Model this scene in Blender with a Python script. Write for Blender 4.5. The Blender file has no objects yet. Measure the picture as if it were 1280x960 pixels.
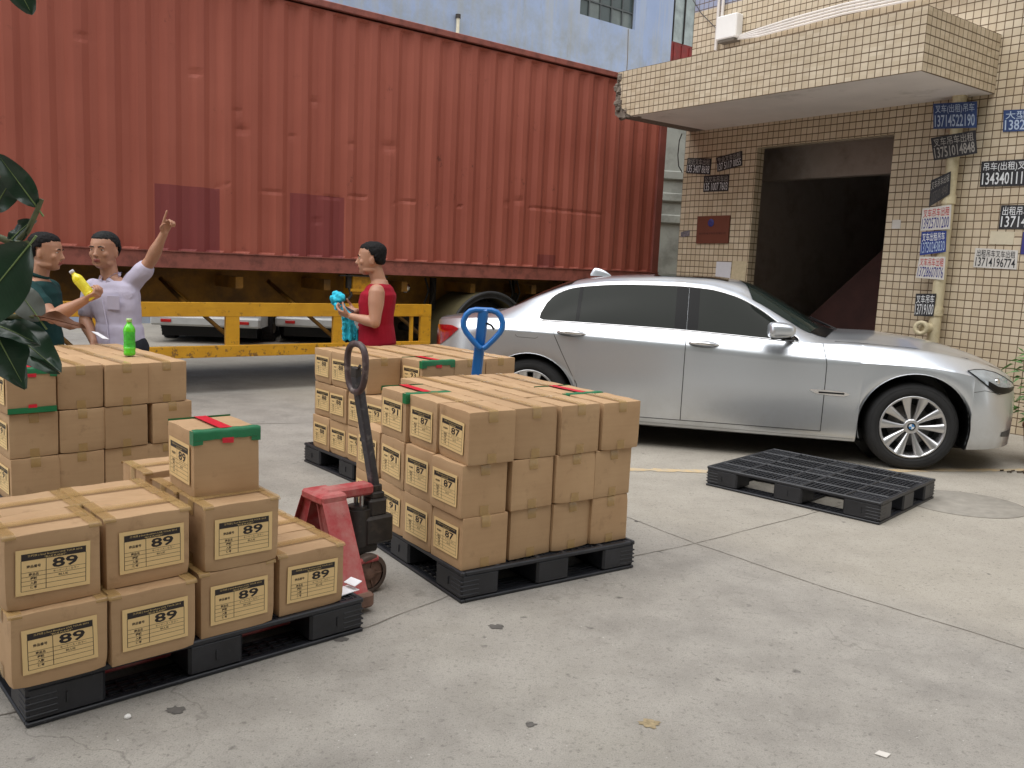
import bpy, bmesh, math, random
from math import sin, cos, pi, radians, sqrt, hypot, atan2
from mathutils import Vector, Matrix, noise
random.seed(7)
SC = bpy.context.scene
COL = SC.collection

# ------------------------------------------------------------------ camera
PITCH, ROLL, CAMH, FPX = 0.135789, 0.045458, 1.465, 1086.66
cam_d = bpy.data.cameras.new('camera'); cam = bpy.data.objects.new('camera', cam_d); COL.objects.link(cam)
cam_d.sensor_width = 36.0; cam_d.lens = FPX / 1280 * 36.0; cam_d.clip_start = 0.05; cam_d.clip_end = 300
fw = Vector((0, cos(PITCH), -sin(PITCH))); u0 = Vector((0, sin(PITCH), cos(PITCH))); r0 = Vector((1, 0, 0))
rt = r0 * cos(ROLL) + u0 * sin(ROLL); up = -r0 * sin(ROLL) + u0 * cos(ROLL)
cam.matrix_world = Matrix(((rt.x, up.x, -fw.x, 0), (rt.y, up.y, -fw.y, 0), (rt.z, up.z, -fw.z, CAMH), (0, 0, 0, 1)))
SC.camera = cam

# ------------------------------------------------------------------ sky, sun, exposure (bright overcast)
SUN_EL, SUN_AZ = radians(66), atan2(-0.75, -0.66)          # direction TOWARDS the sun in the ground plane
W = bpy.data.worlds.new('World'); SC.world = W; W.use_nodes = True
nt = W.node_tree; nt.nodes.clear()
sky = nt.nodes.new('ShaderNodeTexSky'); sky.sky_type = 'NISHITA'; sky.sun_disc = False
sky.sun_elevation = SUN_EL; sky.sun_rotation = (pi / 2 - SUN_AZ) % (2 * pi); sky.dust_density = 1.0; sky.air_density = 1.2; sky.ozone_density = 0.4
hs = nt.nodes.new('ShaderNodeHueSaturation'); hs.inputs['Saturation'].default_value = 0.12
bg = nt.nodes.new('ShaderNodeBackground'); bg.inputs['Strength'].default_value = 0.15
wo = nt.nodes.new('ShaderNodeOutputWorld')
nt.links.new(sky.outputs[0], hs.inputs['Color']); nt.links.new(hs.outputs[0], bg.inputs[0]); nt.links.new(bg.outputs[0], wo.inputs[0])
sd = bpy.data.lights.new('sun', 'SUN'); sd.energy = 1.9; sd.angle = radians(80); sd.color = (1.0, 0.98, 0.95)
sun = bpy.data.objects.new('sun', sd); COL.objects.link(sun)
sdir = Vector((cos(SUN_EL) * cos(SUN_AZ), cos(SUN_EL) * sin(SUN_AZ), sin(SUN_EL)))
sun.rotation_euler = sdir.to_track_quat('Z', 'Y').to_euler(); sun.location = sdir * 30
SC.view_settings.view_transform = 'Standard'; SC.view_settings.look = 'None'; SC.view_settings.gamma = 1
SC.view_settings.exposure = 0.74
SC.view_settings.use_curve_mapping = False

# ------------------------------------------------------------------ materials
def lin(r, g, b):
    f = lambda c: ((c / 255 + .055) / 1.055) ** 2.4 if c > 10 else c / 255 / 12.92
    return (f(r), f(g), f(b), 1)
MATS = {}
class NT:
    def __init__(s, name):
        s.m = bpy.data.materials.new(name); s.m.use_nodes = True; s.t = s.m.node_tree; s.t.nodes.clear()
        s.o = s.n('ShaderNodeOutputMaterial'); s.b = s.n('ShaderNodeBsdfPrincipled'); s.l(s.b.outputs[0], s.o.inputs[0])
        s.tc = s.n('ShaderNodeTexCoord')
    def n(s, t, **k):
        x = s.t.nodes.new(t)
        for a, b in k.items(): setattr(x, a, b)
        return x
    def l(s, a, b): s.t.links.new(a, b)
    def v(s, i, val):
        s.b.inputs[i].default_value = val
    def map(s, scale=(1, 1, 1), loc=(0, 0, 0), rot=(0, 0, 0), src='Object'):
        m = s.n('ShaderNodeMapping'); m.inputs['Scale'].default_value = scale; m.inputs['Location'].default_value = loc; m.inputs['Rotation'].default_value = rot
        s.l(s.tc.outputs[src], m.inputs[0]); return m.outputs[0]
    def noise(s, scale, detail=5, rough=.55, vec=None, dist=0):
        x = s.n('ShaderNodeTexNoise'); x.inputs['Scale'].default_value = scale; x.inputs['Detail'].default_value = detail
        x.inputs['Roughness'].default_value = rough; x.inputs['Distortion'].default_value = dist
        s.l(vec if vec is not None else s.tc.outputs['Object'], x.inputs['Vector']); return x.outputs['Fac']
    def ramp(s, fac, stops, interp='LINEAR'):
        r = s.n('ShaderNodeValToRGB'); r.color_ramp.interpolation = interp
        e = r.color_ramp.elements
        while len(e) < len(stops): e.new(.5)
        for i, (p, c) in enumerate(stops):
            e[i].position = p; e[i].color = c if len(c) == 4 else (*c, 1)
        s.l(fac, r.inputs[0]); return r.outputs[0]
    def mix(s, fac, a, b, mode='MIX'):
        x = s.n('ShaderNodeMix', data_type='RGBA', blend_type=mode)
        for inp, val in ((x.inputs[0], fac), (x.inputs[6], a), (x.inputs[7], b)):
            if hasattr(val, 'is_linked') or hasattr(val, 'links'): s.l(val, inp)
            else: inp.default_value = val
        return x.outputs[2]
    def math(s, op, a, b=None, c=None, clamp=False):
        x = s.n('ShaderNodeMath', operation=op, use_clamp=clamp)
        for inp, val in zip(x.inputs, (a, b, c)):
            if val is None: continue
            if hasattr(val, 'links'): s.l(val, inp)
            else: inp.default_value = val
        return x.outputs[0]
    def bump(s, h, strength=.3, dist=.01, normal=None):
        x = s.n('ShaderNodeBump'); x.inputs['Strength'].default_value = strength; x.inputs['Distance'].default_value = dist
        s.l(h, x.inputs['Height'])
        if normal is not None: s.l(normal, x.inputs['Normal'])
        return x.outputs[0]
    def col(s, c):
        if hasattr(c, 'links'): s.l(c, s.b.inputs['Base Color'])
        else: s.b.inputs['Base Color'].default_value = c

def G(v): return (v, v, v, 1)
def pm(name, base, rough=.6, metal=0, var=.12, scale=6, bump=0, bscale=60, grime=0, gcol=(.05, .04, .03, 1), gscale=3, rand=0, coat=0, spec=.5, rvar=0):
    """general procedural paint / plastic / cloth: base colour with noise variation, optional grime and bump"""
    if name in MATS: return MATS[name]
    t = NT(name)
    if len(base) == 3: base = (*base, 1)
    n1 = t.noise(scale, 6)
    lo = tuple(max(0, c * (1 - var)) for c in base[:3]); hi = tuple(min(1, c * (1 + var)) for c in base[:3])
    c = t.ramp(n1, [(.3, lo), (.7, hi)])
    if grime:
        n2 = t.noise(gscale, 8, .68)
        c = t.mix(t.ramp(n2, [(1 - grime - .12, G(0)), (1 - grime + .1, G(.75))]), c, gcol)
    if rand:
        oi = t.n('ShaderNodeObjectInfo')
        k = t.math('MULTIPLY_ADD', oi.outputs['Random'], rand * 2, 1 - rand)
        mm = t.n('ShaderNodeVectorMath', operation='SCALE'); t.l(c, mm.inputs[0]); t.l(k, mm.inputs['Scale']); c = mm.outputs[0]
    t.col(c); t.v('Roughness', rough); t.v('Metallic', metal); t.v('Specular IOR Level', spec)
    if rvar: t.l(t.math('MULTIPLY_ADD', n1, rvar * 2, rough - rvar), t.b.inputs['Roughness'])
    if coat: t.v('Coat Weight', coat); t.v('Coat Roughness', .05)
    if bump: t.l(t.bump(t.noise(bscale, 5), bump, .004), t.b.inputs['Normal'])
    MATS[name] = t.m; return t.m

# ------------------------------------------------------------------ mesh builder
def rotz(a): return Matrix.Rotation(a, 4, 'Z')
def frame(o, x, z=(0, 0, 1)):
    x = Vector(x).normalized(); z = Vector(z); y = z.cross(x).normalized(); z = x.cross(y).normalized()
    return Matrix(((x.x, y.x, z.x, o[0]), (x.y, y.y, z.y, o[1]), (x.z, y.z, z.z, o[2]), (0, 0, 0, 1)))
class MB:
    def __init__(s): s.v = []; s.f = []; s.m = []; s.sm = []; s.M = Matrix()
    def add(s, vs, fs, mi=0, smooth=False, M=None):
        M = s.M @ M if M is not None else s.M; n = len(s.v)
        s.v += [M @ Vector(v) for v in vs]
        for f in fs: s.f.append([n + i for i in f]); s.m.append(mi); s.sm.append(smooth)
        return s
    def box(s, c, d, mi=0, M=None, b=0):
        """box centre c, size d, optional chamfer b"""
        hx, hy, hz = d[0] / 2, d[1] / 2, d[2] / 2
        if b <= 0:
            vs = [(c[0] + x * hx, c[1] + y * hy, c[2] + z * hz) for z in (-1, 1) for y in (-1, 1) for x in (-1, 1)]
            return s.add(vs, [(0, 2, 3, 1), (4, 5, 7, 6), (0, 1, 5, 4), (2, 6, 7, 3), (0, 4, 6, 2), (1, 3, 7, 5)], mi, False, M)
        b = min(b, hx * .45, hy * .45, hz * .45)
        vs = []; idx = {}
        for sx in (-1, 1):
            for sy in (-1, 1):
                for sz in (-1, 1):
                    for ax in range(3):
                        p = [sx * (hx - b), sy * (hy - b), sz * (hz - b)]
                        p[ax] = (sx * hx, sy * hy, sz * hz)[ax]
                        idx[(sx, sy, sz, ax)] = len(vs); vs.append((c[0] + p[0], c[1] + p[1], c[2] + p[2]))
        fs = []
        def q(a): fs.append(a)
        for ax in range(3):
            o = [i for i in range(3) if i != ax]
            for sg in (-1, 1):
                r = []
                for (a, bb) in ((-1, -1), (1, -1), (1, 1), (-1, 1)):
                    k = [0, 0, 0]; k[ax] = sg; k[o[0]] = a; k[o[1]] = bb; r.append(idx[(*k, ax)])
                flip = (sg == 1) == (ax != 1)
                q(tuple(r if flip else r[::-1]))
        for ax in range(3):               # edges along ax
            o = [i for i in range(3) if i != ax]
            for a in (-1, 1):
                for bb in (-1, 1):
                    k0 = [0, 0, 0]; k1 = [0, 0, 0]; k0[ax] = -1; k1[ax] = 1
                    k0[o[0]] = k1[o[0]] = a; k0[o[1]] = k1[o[1]] = bb
                    q((idx[(*k0, o[0])], idx[(*k1, o[0])], idx[(*k1, o[1])], idx[(*k0, o[1])]))
        for sx in (-1, 1):
            for sy in (-1, 1):
                for sz in (-1, 1): q(tuple(idx[(sx, sy, sz, a)] for a in range(3)))
        return s.add(vs, fs, mi, False, M)
    def cyl(s, p0, p1, r0, r1=None, n=16, mi=0, caps=True, smooth=True):
        p0 = Vector(p0); p1 = Vector(p1); r1 = r0 if r1 is None else r1
        d = (p1 - p0).normalized(); a = d.orthogonal().normalized(); b = d.cross(a)
        vs = []
        for p, r in ((p0, r0), (p1, r1)):
            for i in range(n):
                t = 2 * pi * i / n; vs.append(p + a * cos(t) * r + b * sin(t) * r)
        s.add(vs, [(i, (i + 1) % n, n + (i + 1) % n, n + i) for i in range(n)], mi, smooth)
        if caps: s.add(vs, [tuple(range(n))[::-1], tuple(range(n, 2 * n))], mi)
        return s
    def tube(s, pts, r, n=10, mi=0, closed=False, smooth=True, flat=None):
        pts = [Vector(p) for p in pts]; N = len(pts); vs = []; ref = None
        for i, p in enumerate(pts):
            a = pts[(i - 1) % N] if (closed or i > 0) else p; b = pts[(i + 1) % N] if (closed or i < N - 1) else p
            d = (b - a).normalized()
            if ref is None: ref = d.orthogonal().normalized()
            ref = (ref - d * ref.dot(d)).normalized(); e = d.cross(ref)
            rr = r[i] if isinstance(r, (list, tuple)) else r
            for k in range(n):
                t = 2 * pi * k / n; vs.append(p + ref * cos(t) * rr + e * sin(t) * rr)
        fs = []
        for i in range(N if closed else N - 1):
            j = (i + 1) % N
            for k in range(n): fs.append((i * n + k, i * n + (k + 1) % n, j * n + (k + 1) % n, j * n + k))
        s.add(vs, fs, mi, smooth)
        if not closed: s.add(vs, [tuple(range(n))[::-1], tuple(range((N - 1) * n, N * n))], mi)
        return s
    def lathe(s, prof, n=24, mi=0, M=None, smooth=True, cap=True):
        """prof [(r, z)...] about local Z"""
        vs = []; K = len(prof)
        for r, z in prof:
            for k in range(n): t = 2 * pi * k / n; vs.append((r * cos(t), r * sin(t), z))
        fs = [(i * n + k, i * n + (k + 1) % n, (i + 1) * n + (k + 1) % n, (i + 1) * n + k) for i in range(K - 1) for k in range(n)]
        if cap:
            if prof[0][0] > 1e-5: fs.append(tuple(range(n))[::-1])
            if prof[-1][0] > 1e-5: fs.append(tuple(range((K - 1) * n, K * n)))
        return s.add(vs, fs, mi, smooth, M)
    def prism(s, poly, z0, z1, mi=0, M=None, smooth=False):
        n = len(poly); vs = [(x, y, z0) for x, y in poly] + [(x, y, z1) for x, y in poly]
        fs = [tuple(range(n))[::-1], tuple(range(n, 2 * n))] + [(i, (i + 1) % n, n + (i + 1) % n, n + i) for i in range(n)]
        return s.add(vs, fs, mi, smooth, M)
    def grid(s, fn, nu, nv, mi=0, smooth=True, M=None):
        vs = [fn(i / nu, j / nv) for j in range(nv + 1) for i in range(nu + 1)]
        w = nu + 1
        return s.add(vs, [(j * w + i, j * w + i + 1, (j + 1) * w + i + 1, (j + 1) * w + i) for j in range(nv) for i in range(nu)], mi, smooth, M)
    def mesh(s, name, mats, fix=True):
        me = bpy.data.meshes.new(name); me.from_pydata([tuple(v) for v in s.v], [], s.f)
        for m in (mats if isinstance(mats, (list, tuple)) else [mats]): me.materials.append(m)
        me.polygons.foreach_set('material_index', s.m); me.polygons.foreach_set('use_smooth', s.sm)
        if fix:
            bm = bmesh.new(); bm.from_mesh(me); bmesh.ops.recalc_face_normals(bm, faces=bm.faces); bm.to_mesh(me); bm.free()
        me.update(); return me
    def build(s, name, mats, parent=None, fix=True, M=None):
        return link(name, s.mesh(name, mats, fix), parent, M)
def link(name, me, parent=None, M=None):
    o = bpy.data.objects.new(name, me); COL.objects.link(o)
    if parent is not None: o.parent = parent
    if M is not None: o.matrix_basis = M
    return o
def tag(o, label=None, cat=None, group=None, kind=None):
    if label: o['label'] = label
    if cat: o['category'] = cat
    if group: o['group'] = group
    if kind: o['kind'] = kind
    return o
def thing(name, label, cat, loc=(0, 0, 0), rz=0, group=None):
    o = bpy.data.objects.new(name, None); COL.objects.link(o); o.empty_display_size = .1
    o.location = loc; o.rotation_euler = (0, 0, rz); return tag(o, label, cat, group)
def copytree(o, parent=None, kids=None):
    c = o.copy(); COL.objects.link(c)
    if parent is not None: c.parent = parent
    for ch in list(o.children): copytree(ch, c)
    return c
TXT = {}
def text_mesh(string, size=1.0, bold=0.0, align='CENTER'):
    """outline text as (verts, faces), flat in XY, centred"""
    key = (string, bold, align)
    if key not in TXT:
        cu = bpy.data.curves.new('t', 'FONT'); cu.body = string; cu.size = 1; cu.align_x = align; cu.align_y = 'CENTER'
        cu.resolution_u = 2; cu.offset = bold
        ob = bpy.data.objects.new('t', cu); COL.objects.link(ob)
        dg = bpy.context.evaluated_depsgraph_get(); me = ob.evaluated_get(dg).to_mesh()
        vs = [v.co.copy() for v in me.vertices]; fs = [tuple(p.vertices) for p in me.polygons]
        ob.evaluated_get(dg).to_mesh_clear(); bpy.data.objects.remove(ob); bpy.data.curves.remove(cu)
        TXT[key] = (vs, fs)
    vs, fs = TXT[key]
    return vs, fs
def add_text(mb, string, w, h, c, z, mi, bold=.0, keep=False, M=None):
    """text fitted into a w x h rectangle centred on c in the XY plane"""
    vs, fs = text_mesh(string, 1, bold)
    if not vs: return
    x0 = min(v.x for v in vs); x1 = max(v.x for v in vs); y0 = min(v.y for v in vs); y1 = max(v.y for v in vs)
    sx = w / (x1 - x0); sy = h / (y1 - y0)
    if keep: sx = sy = min(sx, sy)
    mx, my = (x0 + x1) / 2, (y0 + y1) / 2
    mb.add([(c[0] + (v.x - mx) * sx, c[1] + (v.y - my) * sy, z) for v in vs], fs, mi, False, M)
def disp(mb, amp, scale, seed=0, axis=None):
    for v in mb.v:
        p = v * scale + Vector((seed * 7.3, seed * 3.1, seed))
        d = noise.noise_vector(p) * amp
        if axis is not None: d = Vector(axis) * d.dot(Vector(axis))
        v += d
# ------------------------------------------------------------------ ground
def m_concrete():
    t = NT('yard_concrete')
    big = t.noise(.55, 6, .6); mid = t.noise(3.1, 8, .65); fine = t.noise(42, 6, .7); grit = t.noise(190, 3, .8)
    c = t.ramp(big, [(.3, lin(146, 141, 134)), (.5, lin(160, 154, 145)), (.72, lin(172, 166, 153))])
    c = t.mix(t.ramp(mid, [(.38, G(0)), (.62, G(.65))]), c, lin(184, 178, 168))
    c = t.mix(t.ramp(t.noise(1.7, 9, .72, dist=.8), [(.54, G(0)), (.7, G(.45))]), c, lin(128, 122, 115))
    # newer, yellower slabs beyond the joint
    sep = t.n('ShaderNodeSeparateXYZ'); t.l(t.tc.outputs['Object'], sep.inputs[0])
    side = t.math('ADD', t.math('MULTIPLY', sep.outputs[0], .77), t.math('MULTIPLY_ADD', sep.outputs[1], .64, -3.75))
    side = t.math('MULTIPLY_ADD', side, 2.2, t.math('MULTIPLY', big, .6), clamp=True)
    c = t.mix(t.math('MULTIPLY', side, .34), c, lin(188, 178, 158))
    c = t.mix(t.ramp(fine, [(.30, G(.7)), (.46, G(0)), (.58, G(0)), (.75, G(.6))]), c, lin(112, 107, 101))
    c = t.mix(t.ramp(grit, [(.33, G(.7)), (.45, G(0)), (.60, G(0)), (.70, G(.7))]), c, t.mix(t.ramp(grit, [(.4, G(0)), (.6, G(1))]), lin(92, 88, 84), lin(208, 203, 194)))
    # small dark spots and light chips
    for sc_, th, colr, amt in ((7, .055, lin(86, 82, 78), .75), (17, .05, lin(98, 92, 86), .6), (26, .045, lin(222, 218, 210), .7)):
        vo = t.n('ShaderNodeTexVoronoi', feature='F1'); vo.inputs['Scale'].default_value = sc_; vo.inputs['Randomness'].default_value = 1
        w = t.n('ShaderNodeVectorMath', operation='ADD'); t.l(t.tc.outputs['Object'], w.inputs[0])
        nz = t.n('ShaderNodeTexNoise'); nz.inputs['Scale'].default_value = sc_ * 4
        sc2 = t.n('ShaderNodeVectorMath', operation='SCALE'); sc2.inputs['Scale'].default_value = .35 / sc_; t.l(nz.outputs['Color'], sc2.inputs[0]); t.l(t.tc.outputs['Object'], nz.inputs['Vector'])
        t.l(sc2.outputs[0], w.inputs[1]); t.l(w.outputs[0], vo.inputs['Vector'])
        keep = t.n('ShaderNodeSeparateColor'); t.l(vo.outputs['Color'], keep.inputs[0])
        sel = t.math('GREATER_THAN', keep.outputs[0], .62)
        dot = t.ramp(vo.outputs['Distance'], [(th * .5, G(1)), (th * 2.2, G(0))])
        rad = t.math('MULTIPLY', t.math('MULTIPLY', dot, sel), amt)
        c = t.mix(rad, c, colr)
    # hairline cracks
    cr = t.n('ShaderNodeTexVoronoi', feature='DISTANCE_TO_EDGE'); cr.inputs['Scale'].default_value = .42
    nz = t.n('ShaderNodeTexNoise'); nz.inputs['Scale'].default_value = 2.2; nz.inputs['Detail'].default_value = 8; t.l(t.tc.outputs['Object'], nz.inputs['Vector'])
    ad = t.n('ShaderNodeVectorMath', operation='ADD'); t.l(t.tc.outputs['Object'], ad.inputs[0]); t.l(nz.outputs['Color'], ad.inputs[1]); t.l(ad.outputs[0], cr.inputs['Vector'])
    ck = t.ramp(cr.outputs['Distance'], [(.0, G(.55)), (.0035, G(0))])
    c = t.mix(t.math('MULTIPLY', ck, t.ramp(t.noise(1.3, 3), [(.45, G(0)), (.6, G(1))])), c, lin(100, 95, 88))
    hs_ = t.n('ShaderNodeHueSaturation'); hs_.inputs['Saturation'].default_value = .92; hs_.inputs['Value'].default_value = .80; t.l(c, hs_.inputs['Color'])
    t.col(hs_.outputs[0]); t.v('Roughness', .86); t.v('Specular IOR Level', .35)
    h = t.math('ADD', t.math('MULTIPLY', fine, .5), t.math('MULTIPLY', grit, .5))
    t.l(t.bump(h, .45, .004), t.b.inputs['Normal'])
    return t.m
g = MB(); g.grid(lambda u, v: (-60 + 120 * u, -60 + 120 * v, 0), 24, 24, 0, False)
tag(g.build('ground', m_concrete()), kind='structure')

def strip(name, pts, w, mat, z, jit=0, seed=1, kind='structure', label=None, cat=None):
    rnd = random.Random(seed); P = []
    for (a, b) in zip(pts[:-1], pts[1:]):
        n = max(1, int(hypot(b[0] - a[0], b[1] - a[1]) / .05))
        P += [(a[0] + (b[0] - a[0]) * i / n, a[1] + (b[1] - a[1]) * i / n) for i in range(n)]
    P.append(pts[-1]); vs = []; off = 0
    for i, p in enumerate(P):
        q = P[min(i + 1, len(P) - 1)]; o = P[max(i - 1, 0)]
        d = Vector((q[0] - o[0], q[1] - o[1])).normalized(); nrm = Vector((-d.y, d.x))
        off = off * .8 + rnd.uniform(-jit, jit); ww = w * (1 + (rnd.uniform(-.5, .5) if jit else 0)) / 2
        for s_ in (-1, 1): vs.append((p[0] + nrm.x * (off + s_ * ww), p[1] + nrm.y * (off + s_ * ww), z))
    mb = MB(); mb.add(vs, [(2 * i, 2 * i + 1, 2 * i + 3, 2 * i + 2) for i in range(len(P) - 1)])
    return tag(mb.build(name, mat), label, cat, kind=kind)
joint_m = pm('joint_dirt', lin(112, 105, 96), .95, var=.35, scale=30)
strip('pavement_joint', [(.35, 5.5), (.79, 4.98), (1.04, 4.61), (1.52, 4.04), (2.15, 3.4), (4, 1.4)], .006, joint_m, .0016, .004, 1)
strip('pavement_joint', [(2.6, 5.9), (1.97, 5.37), (1.04, 4.61), (-.24, 3.69), (-.53, 3.32), (-1.6, 2.5)], .0045, joint_m, .0022, .003, 2)
strip('pavement_joint', [(-9, 5.0), (-1.7, 7.6), (.1, 8.25), (3, 9.4)], .009, joint_m, .0016, .003, 3)
tp = NT('yellow_line_paint'); n_ = tp.noise(14, 8, .7)
tp.col(tp.mix(tp.ramp(n_, [(.36, G(0)), (.6, G(1))]), lin(196, 168, 122), lin(172, 160, 140))); tp.v('Roughness', .8)
strip('painted_line', [(-.6, 6.36), (.9, 6.32), (1.46, 6.37), (2.4, 6.54), (3.47, 6.8), (4.3, 6.96), (6, 7.3)], .075, tp.m, .003, .0008, 5)
# round manhole cover set flush in the yard
mh = MB(); r_ = .40
mh.lathe([(0, .003), (r_ - .012, .003), (r_ - .010, .001)], 64, 0, cap=False); mh.lathe([(r_ - .009, .0014), (r_, .0014)], 64, 1, cap=False)
for v in mh.v: v.x = v.x + 3.1; v.y = v.y * .88 + 5.76
tag(mh.build('manhole_cover', [pm('cover_cement', lin(140, 135, 126), .9, var=.15, scale=12, bump=.3), joint_m]), 'flush round cement manhole cover in the yard beside the empty pallet', 'manhole cover')

# ------------------------------------------------------------------ red shipping container (frame: x along it, y inwards)
CF = frame((-2.471, 9.478, 0), (cos(.680), sin(.680), 0))
def m_container():
    t = NT('container_red')
    s = t.n('ShaderNodeSeparateXYZ'); t.l(t.tc.outputs['Object'], s.inputs[0]); X, Y, Z = s.outputs
    c = t.ramp(t.noise(.7, 6), [(.3, lin(152, 79, 63)), (.7, lin(165, 91, 74))])
    st = t.noise(1.0, 7, .7, t.map((9, 9, .35)))
    c = t.mix(t.ramp(st, [(.5, G(0)), (.75, G(.38))]), c, lin(136, 66, 52))
    c = t.mix(t.ramp(t.noise(1.0, 5, .6, t.map((5, 5, .22), loc=(4, 2, 1))), [(.55, G(0)), (.75, G(.32))]), c, lin(186, 108, 88))
    # pale runs of scuffed paint near the far end
    sc1 = t.math('MULTIPLY', t.ramp(t.noise(1, 4, .6, t.map((30, 30, .5))), [(.62, G(0)), (.7, G(1))]), t.math('MULTIPLY', t.math('GREATER_THAN', X, 4.1), t.math('LESS_THAN', X, 5.0)))
    c = t.mix(t.math('MULTIPLY', sc1, .6), c, lin(170, 140, 125))
    # rust around the dents and under the belt line
    ru = t.math('MULTIPLY', t.ramp(t.noise(6, 9, .75), [(.6, G(0)), (.68, G(1))]), t.ramp(t.noise(1.1, 2), [(.5, G(0)), (.6, G(1))]))
    c = t.mix(t.math('MULTIPLY', ru, .7), c, lin(84, 44, 34))
    # three patches of fresh purple-brown paint
    def rect(x0, x1, z1):
        w = t.math('MULTIPLY', t.math('MULTIPLY', t.math('GREATER_THAN', X, x0), t.math('LESS_THAN', X, x1)), t.math('LESS_THAN', Z, z1)); return w
    for (x0, x1, z1, cc) in ((-1.372, -.735, 2.10, lin(120, 52, 55)), (.037, .676, 2.13, lin(121, 52, 53)), (3.54, 3.90, 1.625, lin(118, 56, 52))):
        c = t.mix(t.math('MULTIPLY', rect(x0, x1, z1), .8), c, cc)
    t.col(c); t.v('Roughness', .62); t.v('Specular IOR Level', .4)
    t.l(t.bump(t.noise(22, 5), .12, .004), t.b.inputs['Normal'])
    return t.m
cm = m_container()
rail_m = pm('container_rail', lin(148, 84, 72), .6, var=.15, scale=4, grime=.42, gcol=lin(86, 46, 38), gscale=7)
cont = thing('shipping_container', 'rust red corrugated steel shipping container with purple repaint patches standing on the yellow trailer', 'container', (0, 0, 0), 0)
cont.matrix_world = CF
X0, X1, ZB, ZT, WD = -6.29, 5.90, 1.285, 4.18, 2.438
def corr(x):
    p = ((x - .14) % .278) / .278
    if p < .26: return 0
    if p < .5: return (p - .26) / .24
    if p < .75: return 1
    return 1 - (p - .75) / .25
dents = [(-.98, 3.2, .05, .016), (-.55, 2.9, .045, .013), (.3, 3.12, .05, .015), (-2.0, 3.35, .05, .015), (.75, 2.72, .05, .012), (.05, 2.72, .04, .012), (3.0, 2.25, .05, .012), (3.2, 2.3, .06, .02), (.35, 1.85, .05, .012), (-.5, 2.72, .06, .02), (1.25, 2.75, .08, .02)]
def side_pt(x, z, y0):
    fade = min(1, (ZT - .11 - z) / .03, (z - 1.443) / .03); fade = max(0, fade)
    d = .036 * corr(x) * fade
    for (a, b, r, h) in dents:
        q = ((x - a) ** 2 + (z - b) ** 2 * 2.2) / r ** 2
        if q < 9: d += h * math.exp(-q)
    # long horizontal scrape line
    if -.9 < x < 2.3:
        d += .014 * math.exp(-((z - 2.14 - .012 * sin(x * 9)) / .014) ** 2) * (noise.noise(Vector((x * 3.1, 4, 2))) > .0)
    if 3.4 < x < 4.7: d += .012 * math.exp(-((z - 2.23) / .014) ** 2)
    return d + .004 * noise.noise(Vector((x * 1.7, z * 1.3, 2.2)))
panel = MB()
xs = []; k = math.floor((X0 + .1 - .14) / .278)
while True:
    for fr in (0, .13, .26, .38, .5, .62, .75, .875):
        x = .14 + (k + fr) * .278
        if X0 + .08 <= x <= X1 - .08: xs.append(x)
    k += 1
    if .14 + k * .278 > X1: break
xs = [X0 + .07] + xs + [X1 - .07]
zs = [1.443 + (ZT - .1 - 1.443) * j / 74 for j in range(75)]
vs = [(x, .035 + side_pt(x, z, 0), z) for z in zs for x in xs]; nx = len(xs)
panel.add(vs, [(j * nx + i, j * nx + i + 1, (j + 1) * nx + i + 1, (j + 1) * nx + i) for j in range(len(zs) - 1) for i in range(nx - 1)], 0, False)
panel.build('side_panel', cm, cont)
pan2 = MB(); vs = [(x, WD - .035 - .036 * corr(x), z) for z in (1.3, ZT - .05) for x in xs]
pan2.add(vs, [(i, i + 1, nx + i + 1, nx + i) for i in range(nx - 1)]); pan2.build('side_panel', cm, cont)
rl = MB(); rl.box(((X0 + X1) / 2, .03, (ZB + 1.445) / 2), (X1 - X0, .06, 1.445 - ZB), b=.004)
rl.box(((X0 + X1) / 2, .012, 1.452), (X1 - X0, .05, .012)); rl.box(((X0 + X1) / 2, WD - .03, 1.36), (X1 - X0, .06, .16), b=.004)
for k in range(40): rl.box((X0 + .3 + k * .3, WD / 2, 1.36), (.05, WD - .13, .12))
rl.build('bottom_rail', rail_m, cont)
tr = MB()
for y in (.03, WD - .03): tr.box(((X0 + X1) / 2, y, ZT - .045), (X1 - X0, .06, .07), b=.006)
for x in (X0 + .03, X1 - .03): tr.box((x, WD / 2, ZT - .05), (.06, WD - .14, .09), b=.006)
tr.build('top_rail', rail_m, cont)
for x in (X0 + .075, X1 - .075):
    for y in (.055, WD - .055):
        po = MB(); po.box((x, y, (ZB + ZT) / 2), (.15, .11, ZT - ZB - .24), b=.01); po.build('corner_post', pm('container_post', lin(132, 70, 60), .6, var=.2, scale=3), cont)
cc = MB()
for x in (X0 + .085, X1 - .085):
    for y in (.078, WD - .078):
        for z in (ZB + .055, ZT - .05): cc.box((x, y, z), (.176, .164, .118), b=.012)
cc.build('corner_casting', rail_m, cont)
rf = MB(); rf.box(((X0 + X1) / 2, WD / 2, ZT - .03), (X1 - X0 - .14, WD - .14, .02)); rf.build('roof', rail_m, cont)
ed = MB(); ed.box((X1 - .045, WD / 2, 2.72), (.04, WD - .25, 2.6)); ed.box((X0 + .045, WD / 2, 2.72), (.04, WD - .25, 2.6)); ed.build('end_wall', rail_m, cont)
fl = MB(); fl.box(((X0 + X1) / 2, WD / 2, 1.43), (X1 - X0 - .1, WD - .15, .02)); fl.build('floor_board', pm('container_floor', lin(70, 50, 40), .8), cont)

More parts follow.
